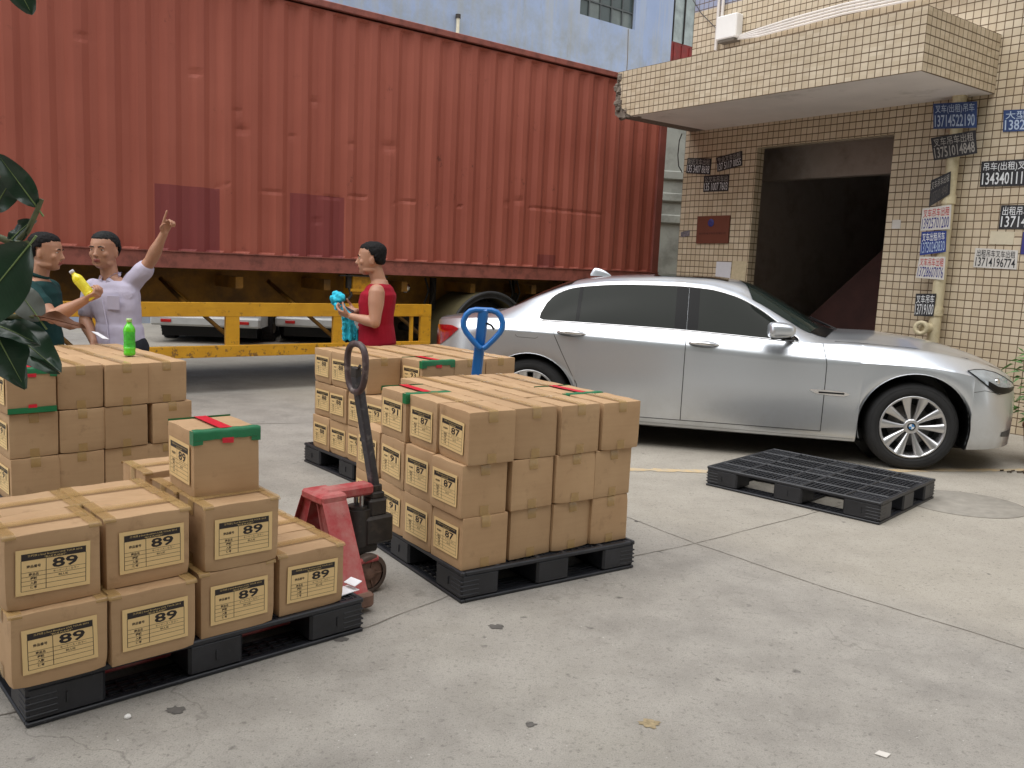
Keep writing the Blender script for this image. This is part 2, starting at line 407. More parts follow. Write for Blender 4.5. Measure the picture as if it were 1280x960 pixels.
# ------------------------------------------------------------------ yellow trailer chassis under it
ym = pm('trailer_yellow', lin(205, 148, 26), .5, var=.1, scale=7, grime=.36, gcol=lin(120, 84, 30), gscale=9, bump=.1)
def m_guard():
    t = NT('guard_yellow_chipped'); s = t.n('ShaderNodeSeparateXYZ'); t.l(t.tc.outputs['Object'], s.inputs[0]); z = s.outputs[2]
    c = t.ramp(t.noise(5, 6), [(.3, lin(204, 146, 22)), (.7, lin(222, 164, 34))])
    c = t.mix(t.ramp(t.noise(3, 8, .7, t.map((1, 1, 5))), [(.5, G(0)), (.75, G(.4))]), c, lin(170, 116, 30))
    chip = t.ramp(t.noise(9, 9, .7), [(.6, G(0)), (.63, G(1))])
    low = t.math('MULTIPLY_ADD', z, -3.2, 2.3, clamp=True)
    chip2 = t.ramp(t.math('MULTIPLY_ADD', low, .16, t.noise(12, 9, .72)), [(.69, G(0)), (.72, G(1))])
    c = t.mix(t.math('MULTIPLY', chip2, .8), c, lin(112, 80, 48)); c = t.mix(t.math('MULTIPLY', chip, .5), c, lin(120, 80, 40))
    t.col(c); t.v('Roughness', .5); t.l(t.bump(t.noise(40, 4), .1, .003), t.b.inputs['Normal']); return t.m
gm = m_guard()
dk = pm('trailer_dark', lin(38, 34, 30), .75, var=.3, scale=8)
olive = pm('trailer_shaded_beam', lin(150, 106, 28), .7, var=.25, scale=3, grime=.5, gcol=lin(70, 52, 28), gscale=2)  # yellow darkened to paint in the shade under the container, plus brown grime
trl = thing('container_trailer', 'yellow steel container trailer chassis with chipped side guards under the red container', 'trailer'); trl.matrix_world = CF
bm_ = MB()
for y in (.72, 1.72):
    bm_.box((-.2, y, 1.02), (12.0, .018, .50)); bm_.box((-.2, y, 1.27), (12.0, .16, .02)); bm_.box((-.2, y, .78), (12.0, .16, .02))
for k in range(12): bm_.box((-5.6 + k * 1.02, 1.22, 1.15), (.08, 2.2, .12))
bm_.build('main_beam', olive, trl)
for (xa, xb) in ((-5.4, 1.865),):
    gd = MB(); y = .03
    gd.box(((xa + xb) / 2, y, .872), (xb - xa, .05, .146), b=.004); gd.box(((xa + xb) / 2, y, .436), (xb - xa, .05, .122), b=.004)
    for x in (-5.33, -4.4, -3.15, -1.9, -.613, .622, 1.79): gd.box((x, y + .001, .654), (.145, .046, .316))
    gd.box((1.60, y + .01, .654), (.04, .03, .316))
    gd.box((1.66, y - .028, .872), (.012, .006, .10)); gd.box((1.70, y - .028, .826), (.07, .006, .012)); gd.box((1.735, y - .028, .872), (.012, .006, .10))
    gd.build('side_guard', gm, trl)
for x in (-4.3, -2.75, -1.15, .05, 1.25):
    br = MB(); br.tube([(x + .1, .10, .90), (x, .80, 1.2), (x + .62, .10, .50)], .022, 6); br.build('guard_brace', olive, trl)
tl = MB(); tl.box((.93, .16, 1.16), (.26, .22, .22), b=.01); tl.box((.93, .03, 1.10), (.34, .03, .03))
tl.build('twist_lock', ym, trl)
th_ = MB()
for x in (.75, 1.10):
    th_.tube([(x, .05, 1.26), (x, .04, 1.14), (x + .03, .03, 1.04), (x - .02, .03, .98)], .018, 8); th_.box((x, .05, 1.2), (.05, .05, .16))
th_.box((.93, .03, 1.262), (.62, .05, .014)); th_.build('lock_bracket', dk, trl)
lp = MB(); lp.lathe([(0, 0), (.05, .0), (.062, .02), (.055, .05), (.03, .07), (0, .075)], 20, 0, Matrix.Translation((1.62, .25, 1.13)) @ Matrix.Rotation(pi / 2, 4, 'X'))
lp.build('side_lamp', pm('chrome_dull', (.7, .7, .7), .25, 1), trl)
for x in (1.95, 2.05, 3.3, 3.42): hose = MB(); hose.tube([(x, .3, 1.26), (x + .03, .26, 1.1), (x - .02, .3, .9), (x + .02, .4, .7)], .014, 6); hose.build('air_hose', dk, trl)
for x in (2.2, 3.55, 4.5): hose = MB(); hose.box((x, .5, 1.05), (.07, .05, .42)); hose.build('hanger_bracket', dk, trl)
def mudguard(x, rad, zc):
    mg = MB(); a0, a1 = radians(-8), radians(188)
    def f(u, v, k=0): a = a0 + (a1 - a0) * u; return (x + (rad + k) * cos(a), -.06 + .66 * v, zc + (rad + k) * sin(a))
    mg.grid(lambda u, v: f(u, v), 36, 4); mg.grid(lambda u, v: f(u, v, -.012), 36, 4)
    mg.tube([(x + (rad + .004) * cos(a0 + (a1 - a0) * i / 36), -.062, zc + (rad + .004) * sin(a0 + (a1 - a0) * i / 36)) for i in range(37)], .022, 8, 1)
    mg.tube([(x + (rad - .055) * cos(a0 + (a1 - a0) * i / 36), -.045, zc + (rad - .055) * sin(a0 + (a1 - a0) * i / 36)) for i in range(37)], .012, 6, 1)
    mg.grid(lambda u, v: (x + (rad - .06 * v) * cos(a0 + (a1 - a0) * u), -.05, zc + (rad - .06 * v) * sin(a0 + (a1 - a0) * u)), 36, 1, 1)
    mg.build('mudguard', [pm('mudguard_dusty', lin(96, 88, 60), .75, var=.3, scale=3), pm('mudguard_black', lin(44, 45, 46), .6, var=.2)], trl)
tyre_m = pm('truck_tyre', lin(36, 36, 37), .85, var=.2, scale=12, bump=.2)
def truck_wheel(x, y, parent, r=.5, w=.28, z=.5):
    wh = MB(); M = Matrix.Translation((x, y, z)) @ Matrix.Rotation(pi / 2, 4, 'X')
    wh.lathe([(r * .58, -w / 2 + .03), (r * .8, -w / 2), (r * .95, -w / 2 + .02), (r, -w / 2 + .06), (r, w / 2 - .06), (r * .95, w / 2 - .02), (r * .8, w / 2), (r * .58, w / 2 - .03)], 40, 0, M, cap=False)
    for k in range(40):
        a = 2 * pi * k / 40; wh.box((r * cos(a), r * sin(a), 0), (.02, .02, w * .8), 0, M)
    o = wh.build('wheel', tyre_m, parent)
    rm = MB(); rm.lathe([(0, w * .2), (r * .22, w * .2), (r * .26, w * .05), (r * .5, -w * .05), (r * .56, w * .35), (r * .6, w * .42)], 32, 0, M, cap=False)
    rm.build('rim', pm('truck_rim', lin(120, 110, 96), .6, .3, var=.2), o); return o
mudguard(2.72, .62, .48); mudguard(4.1, .62, .48)
for x in (2.72, 4.1):
    for y in (.25, 2.15): truck_wheel(x, y, trl, .50)
for x in (2.72, 4.1): ax = MB(); ax.cyl((x, .3, .5), (x, 2.1, .5), .06); ax.build('axle', dk, trl)
for y in (.75, 1.7): ax = MB(); ax.box((-3.0, y, .55), (.14, .14, .95)); ax.box((-3.0, y, .04), (.3, .3, .06)); ax.build('landing_leg', dk, trl)
for x in (3.4, 2.3): ax = MB(); ax.box((x, .72, .7), (.7, .1, .1)); ax.build('spring_beam', dk, trl)
# ------------------------------------------------------------------ blue painted works building behind the container
blue_m = NT('blue_render_wall'); t = blue_m
s_ = t.n('ShaderNodeSeparateXYZ'); t.l(t.tc.outputs['Object'], s_.inputs[0])
c = t.ramp(t.noise(.5, 6), [(.3, lin(148, 164, 196)), (.7, lin(164, 180, 208))])
c = t.mix(t.ramp(t.noise(1, 7, .6, t.map((4.5, 4.5, .3))), [(.46, G(0)), (.7, G(.75))]), c, lin(176, 178, 176))
c = t.mix(t.ramp(t.noise(1, 8, .7, t.map((2.4, 2.4, .45), loc=(9, 3, 0))), [(.6, G(0)), (.72, G(.6))]), c, lin(132, 128, 106))
lowst = t.math('MULTIPLY', t.math('MULTIPLY_ADD', s_.outputs[2], -1.0, 8.6, clamp=True), t.ramp(t.noise(1.4, 8, .7), [(.4, G(0)), (.65, G(.8))]))
c = t.mix(t.math('MULTIPLY', lowst, .8), c, lin(150, 152, 146))
t.col(c); t.v('Roughness', .85); t.l(t.bump(t.noise(30, 6), .2, .005), t.b.inputs['Normal'])
OFFB = 9.0
bb = thing('blue_building', 'weathered pale blue rendered building with a steel window rising behind the red container', 'building'); bb.matrix_world = CF @ Matrix.Translation((0, OFFB, 0))
wl = MB(); xl, xr = -26, 15.83; wx0, wx1, wz0, wz1 = 12.19, 14.29, 8.13, 9.7
for (a, b_, z0, z1) in ((xl, wx0, 0, 13), (wx1, xr, 0, 13), (wx0, wx1, 0, wz0), (wx0, wx1, wz1, 13)):
    wl.box(((a + b_) / 2, .12, (z0 + z1) / 2), (b_ - a, .24, z1 - z0))
wl.box((xr - .13, 3.2, 5.5), (.24, 6.0, 11)); wl.build('wall', t.m, bb)
wn = MB()
for i in range(6): wn.box((wx0 + (wx1 - wx0) * i / 5, .12, (wz0 + wz1) / 2), (.035, .05, wz1 - wz0))
for z in (wz0 + .02, wz0 + .45, wz0 + .9, wz1 - .02): wn.box(((wx0 + wx1) / 2, .119, z), (wx1 - wx0, .045, .035))
wf = wn.build('window', pm('window_steel_grey', lin(84, 88, 88), .6, .2), bb)
wp = MB(); rnd = random.Random(3)
for i in range(5):
    for j in range(3): wp.box((wx0 + (wx1 - wx0) * (i + .5) / 5, .13 + rnd.uniform(0, .01), wz0 + .22 + .44 * j), ((wx1 - wx0) / 5 - .03, .006, .42), rnd.choice((0, 0, 1)))
wp.build('pane', [pm('pane_dusty', lin(104, 112, 108), .25, var=.3, scale=2), pm('pane_dark', lin(66, 76, 74), .15, var=.2, scale=2)], wf)
cr_ = MB(); cr_.tube([(14.05, -.004, 6.0), (14.07, -.004, 7.3), (14.03, -.004, 8.1)], .012, 5)
cr_.build('wall_crack_pipe', pm('rust_line', lin(126, 116, 104), .8), bb)
vp = MB(); vp.cyl((8.24, -.08, 5.0), (8.24, -.08, 7.22), .042, n=12); vp.cyl((8.24, -.08, 7.20), (8.24, -.08, 7.29), .062, n=12, mi=1)
o = vp.build('vent_pipe', [pm('pipe_ivory', lin(222, 214, 190), .5), pm('pipe_cap_dark', lin(60, 54, 50), .7)]); o.matrix_world = CF @ Matrix.Translation((0, OFFB, 0))
tag(o, 'thin ivory vent pipe with dark cap against the blue wall', 'pipe')
# red steel shutter house between the two buildings
rs = thing('red_shed', 'dark red rusty steel panel with a small window above, between blue wall and tiled building', 'shed'); rs.matrix_world = CF @ Matrix.Translation((0, OFFB + 1.0, 0))
m_ = MB(); m_.box((18.3, .1, 4.25), (4.8, .2, 8.5)); 
for k in range(13): m_.box((16.0 + k * .36, -.012, 4.25), (.05, .02, 8.4))
m_.build('steel_panel', pm('shed_red', lin(130, 36, 32), .6, var=.2, scale=5, grime=.4, gcol=lin(86, 44, 36)), rs)
m_ = MB(); m_.box((18.3, .1, 9.6), (4.8, .2, 2.19)); f_ = m_.build('window', pm('shed_pane', lin(150, 160, 158), .2, var=.3, scale=3), rs)
m_ = MB()
for k in range(9): m_.box((15.95 + k * .5, -.02, 9.6), (.04, .04, 2.2))
m_.build('frame', dk, f_)
# grey box truck body with horizontal ribs, seen through the gap
gt = thing('grey_truck_body', 'dusty grey ribbed steel box body parked in the gap behind the container', 'truck body', (3.35, 16.6, 0), radians(8))
m_ = MB(); m_.box((.6, 1.2, 2.75), (5.4, 2.3, 3.1), b=.02)
for z in (2.45, 2.85, 3.25): m_.box((.6, .03, z), (5.2, .08, .16), b=.03)
for x in (-1.9, 0, 1.2, 3.2): m_.box((x, .03, 1.9), (.10, .06, .9), b=.01)
m_.build('box_body', pm('truck_body_grey', lin(150, 152, 144), .6, var=.12, scale=3, grime=.4, gcol=lin(98, 98, 90), gscale=2.5), gt)
m_ = MB(); m_.box((.6, 1.2, 1.0), (5.2, 1.0, .3)); m_.build('frame', dk, gt)
for x in (-1.2, 2.2):
    for y in (.25, 2.1): truck_wheel(x, y, gt, .48, .26, .48)
# ------------------------------------------------------------------ tiled building (frame: x along the facade, y into it)
BF = frame((2.265, 12.483, 0), (cos(-.932), sin(-.932), 0))
def m_tiles(name, z_blue=None, zoff=0.0):
    t = NT(name); s = t.n('ShaderNodeSeparateXYZ'); t.l(t.tc.outputs['Object'], s.inputs[0]); X, Y, Z = s.outputs
    sn = t.n('ShaderNodeSeparateXYZ'); t.l(t.tc.outputs['Normal'], sn.inputs[0])
    f = t.math('GREATER_THAN', t.math('ABSOLUTE', sn.outputs[0]), .6)
    u = t.math('ADD', t.math('MULTIPLY', X, t.math('SUBTRACT', 1.0, f)), t.math('MULTIPLY', Y, f))
    P = .082
    wob = t.math('MULTIPLY_ADD', t.noise(2.3, 3), .012, -.006)
    gu = t.math('FRACT', t.math('DIVIDE', t.math('ADD', u, wob), P)); gz = t.math('FRACT', t.math('DIVIDE', t.math('ADD', Z, t.math('ADD', wob, zoff)), P))
    def line(g, w): a = t.math('ABSOLUTE', t.math('SUBTRACT', g, .5)); return t.ramp(a, [(.5 - w * 1.4, G(0)), (.5 - w * .75, G(1))])
    gr = t.math('MAXIMUM', line(gu, .050), line(gz, .062))
    # per tile tone
    iu = t.math('FLOOR', t.math('DIVIDE', t.math('ADD', u, wob), P)); iz = t.math('FLOOR', t.math('DIVIDE', t.math('ADD', Z, wob), P))
    cb = t.n('ShaderNodeCombineXYZ'); t.l(iu, cb.inputs[0]); t.l(iz, cb.inputs[1])
    wn_ = t.n('ShaderNodeTexWhiteNoise'); t.l(cb.outputs[0], wn_.inputs['Vector'])
    c = t.ramp(wn_.outputs['Value'], [(0, lin(190, 174, 148)), (.5, lin(198, 183, 158)), (1, lin(207, 193, 169))])
    c = t.mix(t.ramp(t.noise(.8, 6, .6), [(.4, G(0)), (.7, G(.35))]), c, lin(172, 150, 120))
    c = t.mix(t.ramp(t.noise(1.0, 7, .65, t.map((6, 6, .8))), [(.5, G(0)), (.75, G(.3))]), c, lin(148, 130, 106))
    if z_blue is not None: c = t.mix(t.math('GREATER_THAN', Z, z_blue), c, lin(150, 156, 178))
    c = t.mix(gr, c, t.mix(t.noise(5, 4), lin(78, 62, 46), lin(112, 92, 68)))
    t.col(c); t.l(t.math('MULTIPLY_ADD', gr, .5, .34), t.b.inputs['Roughness'])
    h = t.math('SUBTRACT', 1.0, gr); t.l(t.bump(h, .6, .003), t.b.inputs['Normal']); return t.m
tile = m_tiles('facade_tiles', 4.99)
plaster = pm('plaster_pale', lin(222, 215, 210), .9, var=.06, scale=2, grime=.3, gcol=lin(150, 142, 132), gscale=1.5)
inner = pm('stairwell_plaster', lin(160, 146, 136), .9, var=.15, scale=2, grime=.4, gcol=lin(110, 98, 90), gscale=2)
bld = thing('tiled_building', 'cream tiled building with an open stair doorway and projecting canopy on the right', 'building'); bld.matrix_world = BF
H_ = 6.4; DX0, DX1, DZ = 1.25, 3.12, 3.10
w = MB(); th = .14
w.box((DX0 / 2, th / 2, H_ / 2), (DX0, th, H_)); w.box(((DX1 + 11) / 2, th / 2, H_ / 2), (11 - DX1, th, H_)); w.box(((DX0 + DX1) / 2, th / 2, (DZ + H_) / 2), (DX1 - DX0, th, H_ - DZ))
w.box((th / 2, (th + 9) / 2, H_ / 2), (th, 9 - th, H_)); w.build('wall', tile, bld)
r = MB(); y0, y1 = th, 4.2; xa, xb = .6, 3.9
r.box((xa - .05, (y0 + y1) / 2, 1.6), (.1, y1 - y0, 3.2)); r.box((xb + .05, (y0 + y1) / 2, 1.6), (.1, y1 - y0, 3.2)); r.box(((xa + xb) / 2, y1 + .05, 1.6), (xb - xa + .2, .1, 3.2))
r.box(((xa + xb) / 2, (y0 + y1) / 2, 3.25), (xb - xa + .2, y1 - y0, .08)); r.box(((xa + xb) / 2, .98, 3.0), (xb - xa, .14, .42))
r.box((xb - .35, th + .03, 1.5), (.6, .05, 3.2))
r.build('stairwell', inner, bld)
st = MB()
for k in range(13): st.box((1.55 + k * .19 + .6, 2.6, .085 + k * .165), (.26 if k < 12 else .6, 1.5, .17 + .0 * k), 0)
st.prism([(.62, 0), (.62, .28), (1.32, .93), (2.36, 1.90), (3.5, 3.0), (3.88, 3.0), (3.88, 0)], 1.30, 1.36, 0, Matrix(((1, 0, 0, 0), (0, 0, 1, 0), (0, 1, 0, 0), (0, 0, 0, 1))))
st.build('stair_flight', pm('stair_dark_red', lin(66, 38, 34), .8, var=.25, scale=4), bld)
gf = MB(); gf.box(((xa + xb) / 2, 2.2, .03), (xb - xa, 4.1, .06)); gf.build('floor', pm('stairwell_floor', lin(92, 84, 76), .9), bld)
# canopy
CZ, CH, CD, CL = 3.40, .574, 1.40, 4.16
XZ = Matrix(((1, 0, 0, 0), (0, 0, 1, 0), (0, 1, 0, 0), (0, 0, 0, 1)))
cn = MB(); rr = random.Random(5)
slab = [(.34, CZ + CH - .01), (CL - .014, CZ + CH - .01), (CL - .014, CZ), (.34, CZ)]
raw = [(.05, CZ + CH - .012), (.34, CZ + CH - .012), (.34, CZ + .002), (.10, CZ + .002), (.03, CZ + .05), (.015, CZ + .3)]
cn.prism(slab, -CD + .014, -.002, 0, XZ); cn.build('canopy_slab', plaster, bld)
jag = [(.06, CZ + CH)]; z = CZ + CH
for (x, zz) in ((.10, .50), (.085, .45), (.13, .41), (.115, .36), (.15, .31), (.13, .25), (.17, .2), (.155, .15), (.18, .11), (.25, .085), (.27, .04), (.36, .0)): jag.append((x, CZ + zz))
poly = [(CL, CZ + CH), *jag, (CL, CZ)]
cl = MB(); cl.prism(poly, -CD, -CD + .012, 0, XZ)
cl.box((CL - .006, -CD / 2 + .006, CZ + CH / 2), (.012, CD - .014, CH)); cl.build('canopy_tiles', m_tiles('canopy_tiles', None, -.038), bld)
rub = MB(); rub.prism(raw, -CD + .016, -.004, 0, XZ)
for k in range(80):
    zz = CZ + .0 + rr.random() * (CH - .05); x = .05 + rr.random() * .08 + (.12 if zz < CZ + .1 else 0); s_ = rr.uniform(.03, .075)
    rub.box((x, -CD + .03 + rr.uniform(-.028, .02), zz), (s_, s_ * .8, s_), 0, None, s_ * .25)
for k in range(14):
    s_ = rr.uniform(.03, .06); rub.box((.07 + rr.random() * .3, -CD + .03 + rr.random() * .1, CZ + .005), (s_ * 1.6, s_, .03), 0, None, .008)
disp(rub, .014, 14, 3); rub.build('broken_concrete', pm('broken_concrete', lin(112, 102, 92), .95, var=.4, scale=30, bump=.6), bld)
wc = MB(); wc.box((.55, -.012, CZ + CH + .012), (.9, .02, .02)); wc.build('upper_ledge', plaster, bld)
# cables, junction box, pipes: things fixed to the wall
def onwall(o, x=0, y=0, z=0): o.matrix_world = BF @ Matrix.Translation((x, y, z)); return o
jb = thing('junction_box', 'white plastic junction box on the tiled wall above the canopy', 'junction box'); onwall(jb)
m_ = MB(); m_.box((.69, -.07, 4.66), (.34, .14, .30), 0, None, .015); m_.build('cover', pm('box_white', lin(226, 224, 220), .4, var=.04), jb)
m_ = MB(); m_.box((.70, -.07, 4.49), (.26, .12, .035)); m_.build('cable_entry', pm('dirty_grey', lin(92, 84, 74), .8), jb)
cg = pm('conduit_white', lin(212, 206, 200), .45, var=.08, scale=5)
for i, (dz, c_) in enumerate(((0, 0), (.035, 0), (.07, 0), (.105, 0))):
    m_ = MB(); m_.tube([(.80, -.05, 4.50 + dz * .25), (1.2, -.10 - .4 * 0, 4.46 + dz * .8), (1.76, -.12, 4.47 + dz), (2.4, -.12, 4.49 + dz), (3.4, -.12, 4.47 + dz), (6, -.12, 4.45 + dz), (10, -.12, 4.45 + dz)], .015, 8)
    o = onwall(m_.build('conduit', cg)); tag(o, 'white electrical conduit running right from the junction box, one of a bundle of four', 'conduit', 'conduits above the canopy')
for i, x in enumerate((.46, .53)):
    m_ = MB(); m_.tube([(x, -.04, 4.42 + .3 * i), (x, -.04, 6.38)], .022, 8)
    o = onwall(m_.build('riser_pipe', cg)); tag(o, 'white vertical pipe rising %s of the junction box' % ('to the left, the longer' if i == 0 else 'behind the top'), 'pipe', None)
m_ = MB(); m_.tube([(-.1, -.02, 5.25), (.15, -.03, 4.95), (.46, -.03, 4.68)], .006, 5)
tag(onwall(m_.build('wire', pm('wire_dark', lin(60, 58, 60), .6))), 'thin dark wire slanting down to the white junction box', 'wire')
m_ = MB(); m_.tube([(-.06, -.02, 3.39), (-.10, -.02, 3.30), (-.11, -.02, 3.1), (-.08, -.02, 2.95), (-.04, .02, 2.86)], .008, 5)
tag(onwall(m_.build('cable_loop', pm('wire_dark2', lin(48, 46, 44), .6))), 'small dark cable hanging at the building corner under the canopy', 'cable')
pp = thing('drain_pipe', 'cream drain pipe with a round valve, plastered with phone number signs beside the doorway', 'pipe'); onwall(pp)
pvc = pm('pipe_cream', lin(196, 184, 152), .45, var=.1, scale=5, grime=.35, gcol=lin(140, 124, 92), gscale=6)
m_ = MB(); m_.cyl((3.86, -.10, 0), (3.86, -.10, 3.41), .062, n=20)
for z in (.72, 1.18, 2.35, 3.36): m_.cyl((3.86, -.10, z - .045), (3.86, -.10, z + .045), .072, n=20)
m_.build('pipe', pvc, pp)
m_ = MB(); m_.cyl((3.84, -.12, 1.0), (3.80, -.23, 1.0), .055, n=18); m_.lathe([(.038, 0), (.078, 0), (.08, .02), (.078, .04), (.038, .04), (.038, .0)], 20, 0, Matrix.Translation((3.80, -.25, 1.0)) @ Matrix.Rotation(pi / 2, 4, 'X') @ Matrix.Rotation(.3, 4, 'Y'), cap=False)
m_.build('inspection_cap', pvc, pp)

# signs: corners (s, z) tl, tr, bl, br on the wall plane at distance off
def quad_board(name, label, cat, c4, off, board, lines, group=None, thick=.006, border=None):
    tl_, tr_, bl_, br_ = [Vector(c) for c in c4]
    def bi(u, v): p = (bl_ * (1 - u) + br_ * u) * (1 - v) + (tl_ * (1 - u) + tr_ * u) * v; return p
    o = (tl_ + tr_ + bl_ + br_) / 4
    e = thing(name, label, cat, group=group); onwall(e, o.x, -off, o.y)
    mb = MB()
    cs = [bi(u, v) - o for (u, v) in ((0, 0), (1, 0), (1, 1), (0, 1))]
    mb.add([(c.x, -thick / 2, c.y) for c in cs] + [(c.x, thick / 2, c.y) for c in cs], [(0, 1, 2, 3), (7, 6, 5, 4), (0, 4, 5, 1), (1, 5, 6, 2), (2, 6, 7, 3), (3, 7, 4, 0)])
    mb.build('board', board, e)
    if lines:
        for (string, u0, u1, v0, v1, mat, bold) in lines:
            tb = MB(); add_text(tb, string, u1 - u0, v1 - v0, ((u0 + u1) / 2, (v0 + v1) / 2), 0, 0, bold)
            for v in tb.v:
                p = bi(v.x, v.y) - o; v.x, v.y, v.z = p.x, -thick / 2 - .002, p.y
            tb.build('lettering', mat, e, fix=False)
    if border:
        bb_ = MB()
        for (a, b_) in (((.02, .03), (.98, .03)), ((.98, .03), (.98, .97)), ((.98, .97), (.02, .97)), ((.02, .97), (.02, .03))):
            p = bi(*a) - o; q = bi(*b_) - o; bb_.tube([(p.x, -thick / 2 - .001, p.y), (q.x, -thick / 2 - .001, q.y)], .0016, 4)
        bb_.build('border_line', border, e)
    return e
sb = pm('sign_blue', lin(38, 62, 110), .55, var=.18, scale=9, grime=.3, gcol=lin(90, 100, 120)); sk = pm('sign_black', lin(34, 34, 38), .55, var=.2, scale=9, grime=.32, gcol=lin(84, 80, 76))
sw = pm('sign_white', lin(200, 196, 190), .6, var=.08, scale=9, grime=.25, gcol=lin(150, 140, 126)); sg = pm('sign_grey_faded', lin(92, 88, 84), .7, var=.2, scale=12, grime=.4, gcol=lin(60, 56, 54))
dblue = pm('sign_deep_blue', lin(32, 54, 124), .5, var=.12, scale=8)
tw = pm('ink_white', lin(214, 216, 218), .6, var=.12, scale=30); tpale = pm('ink_pale_blue', lin(168, 184, 206), .6, var=.1, scale=30); tr_ed = pm('ink_red', lin(176, 40, 44), .6, var=.1, scale=20)
tnavy = pm('ink_navy', lin(52, 50, 120), .6, var=.12, scale=20); tk = pm('ink_black', lin(26, 26, 30), .6); tgrey = pm('ink_grey', lin(150, 146, 140), .7, var=.2, scale=30)
def two(a, b, m1, m2, bold=.012): return [(a, .05, .95, .57, .94, m1, .004), (b, .04, .96, .07, .54, m2, bold)]
quad_board('phone_sign', 'blue crane hire phone sign directly under the canopy, topmost on the drain pipe', 'sign', ((3.623, 3.342), (4.077, 3.313), (3.652, 3.082), (4.103, 3.051)), .17, sb, two('叉车(出租)吊车', '13714522190', tpale, tpale))
quad_board('phone_sign', 'tilted black forklift hire phone sign just below the blue topmost sign', 'sign', ((3.637, 2.989), (4.098, 3.028), (3.698, 2.754), (4.141, 2.796)), .175, sk, two('叉车吊车出租', '13751014848', tgrey, tgrey))
quad_board('phone_sign', 'faded grey half peeled phone sign slanting upwards on the drain pipe', 'sign', ((3.695, 2.548), (3.894, 2.631), (3.700, 2.273), (3.908, 2.399)), .18, sk, [('叉车吊车出租', .05, .95, .6, .92, tgrey, .004), ('13751014848', .1, .9, .1, .5, sg, .0)])
quad_board('phone_sign', 'white phone sign with red characters, upper of the two red and white ones', 'sign', ((3.632, 2.258), (3.937, 2.292), (3.631, 2.026), (3.949, 2.041)), .175, sw, two('叉车吊车出租', '13925701200', tr_ed, tnavy, .006))
quad_board('phone_sign', 'bright blue phone sign squeezed between two white ones on the drain pipe', 'sign', ((3.651, 2.014), (3.917, 2.025), (3.657, 1.764), (3.934, 1.806)), .18, dblue, two('叉车出租吊车', '13750243830', tw, tpale, .004))
quad_board('phone_sign', 'white phone sign with red characters, lower of the two red and white ones', 'sign', ((3.654, 1.751), (3.935, 1.756), (3.634, 1.528), (3.942, 1.515)), .172, sw, two('叉车吊车出租', '13728607076', tr_ed, tnavy, .006))
quad_board('phone_sign', 'small black phone sign lowest on the drain pipe above the round valve', 'sign', ((3.658, 1.357), (3.881, 1.369), (3.662, 1.116), (3.874, 1.127)), .175, sk, two('叉车吊车', '13719100', tw, tw, .002))
quad_board('phone_sign', 'blue phone sign at the right edge of the picture, highest on the wall', 'sign', ((4.272, 3.226), (4.72, 3.20), (4.289, 3.013), (4.73, 2.99)), .006, sb, two('大型吊车', '13823332', tpale, tpale))
quad_board('phone_sign', 'black phone sign with a round emblem on the wall right of the drain pipe', 'sign', ((4.112, 2.734), (4.64, 2.73), (4.121, 2.48), (4.65, 2.47)), .006, sk, two('吊车(出租)叉车', '13434011111', tw, tw, .012))
quad_board('phone_sign', 'black phone sign cut by the right picture edge above the blank cream paper', 'sign', ((4.358, 2.287), (4.80, 2.28), (4.358, 2.052), (4.80, 2.045)), .006, sk, two('出租吊车叉车', '13714228', tw, tw, .008))
quad_board('phone_sign', 'white phone sign with black characters alone on the wall below the blank paper', 'sign', ((4.153, 1.857), (4.572, 1.838), (4.151, 1.66), (4.579, 1.648)), .006, sw, two('出租吊车叉车出租', '13714196774', tk, tk, .010))
quad_board('phone_sign', 'navy blue sign mostly cut off by the right picture edge', 'sign', ((4.60, 2.02), (4.95, 2.01), (4.60, 1.80), (4.95, 1.79)), .006, tnavy, None)
quad_board('phone_sign', 'small black phone sign at the far left corner of the tiled wall', 'sign', ((.066, 3.051), (.501, 3.015), (.056, 2.845), (.49, 2.80)), .006, sk, two('附近叉车出租', '135 3407 8698', tgrey, tw, 0))
quad_board('phone_sign', 'small black phone sign tilted up towards the doorway', 'sign', ((.584, 3.02), (1.008, 3.077), (.617, 2.829), (1.027, 2.887)), .006, sk, two('专业叉车出租', '137 5117 0055', tgrey, tw, 0))
quad_board('phone_sign', 'small black phone sign centred below the pair left of the doorway', 'sign', ((.389, 2.788), (.826, 2.786), (.396, 2.574), (.83, 2.57)), .006, sk, two('公叉车吊车出', '135 1007 7603', tgrey, tw, 0))
pb = quad_board('company_plaque', 'reddish copper company plaque with a small blue emblem left of the doorway', 'plaque', ((.339, 2.246), (.902, 2.25), (.345, 1.875), (.902, 1.884)), .014, pm('copper_plaque', lin(118, 72, 58), .42, .3, var=.1, scale=3), [('深圳市电子科技有限公司', .08, .92, .32, .40, pm('plaque_ink', lin(60, 30, 26), .6), 0)], thick=.022)
m_ = MB(); m_.lathe([(.028, 0), (.052, 0), (.052, .004), (.028, .004)], 20, 0, Matrix.Rotation(pi / 2, 4, 'X'), cap=False); m_.box((0, -.002, 0), (.03, .004, .045), 0, Matrix.Rotation(.5, 4, 'Y'))
m_.build('emblem', pm('emblem_blue', lin(60, 64, 130), .5), pb, M=Matrix.Translation((-.03, -.013, .09)))
quad_board('notice_paper', 'white notice paper stuck below the copper plaque', 'paper', ((.721, 1.637), (.975, 1.635), (.718, 1.36), (.97, 1.36)), .004, pm('paper_white', lin(206, 206, 212), .8, var=.04, scale=20), None, thick=.003)
quad_board('notice_paper', 'yellowed torn paper beside the white notice near the doorway', 'paper', ((.993, 1.654), (1.235, 1.65), (.985, 1.34), (1.22, 1.35)), .004, pm('paper_yellowed', lin(190, 176, 146), .85, var=.1, scale=25), None, thick=.003)
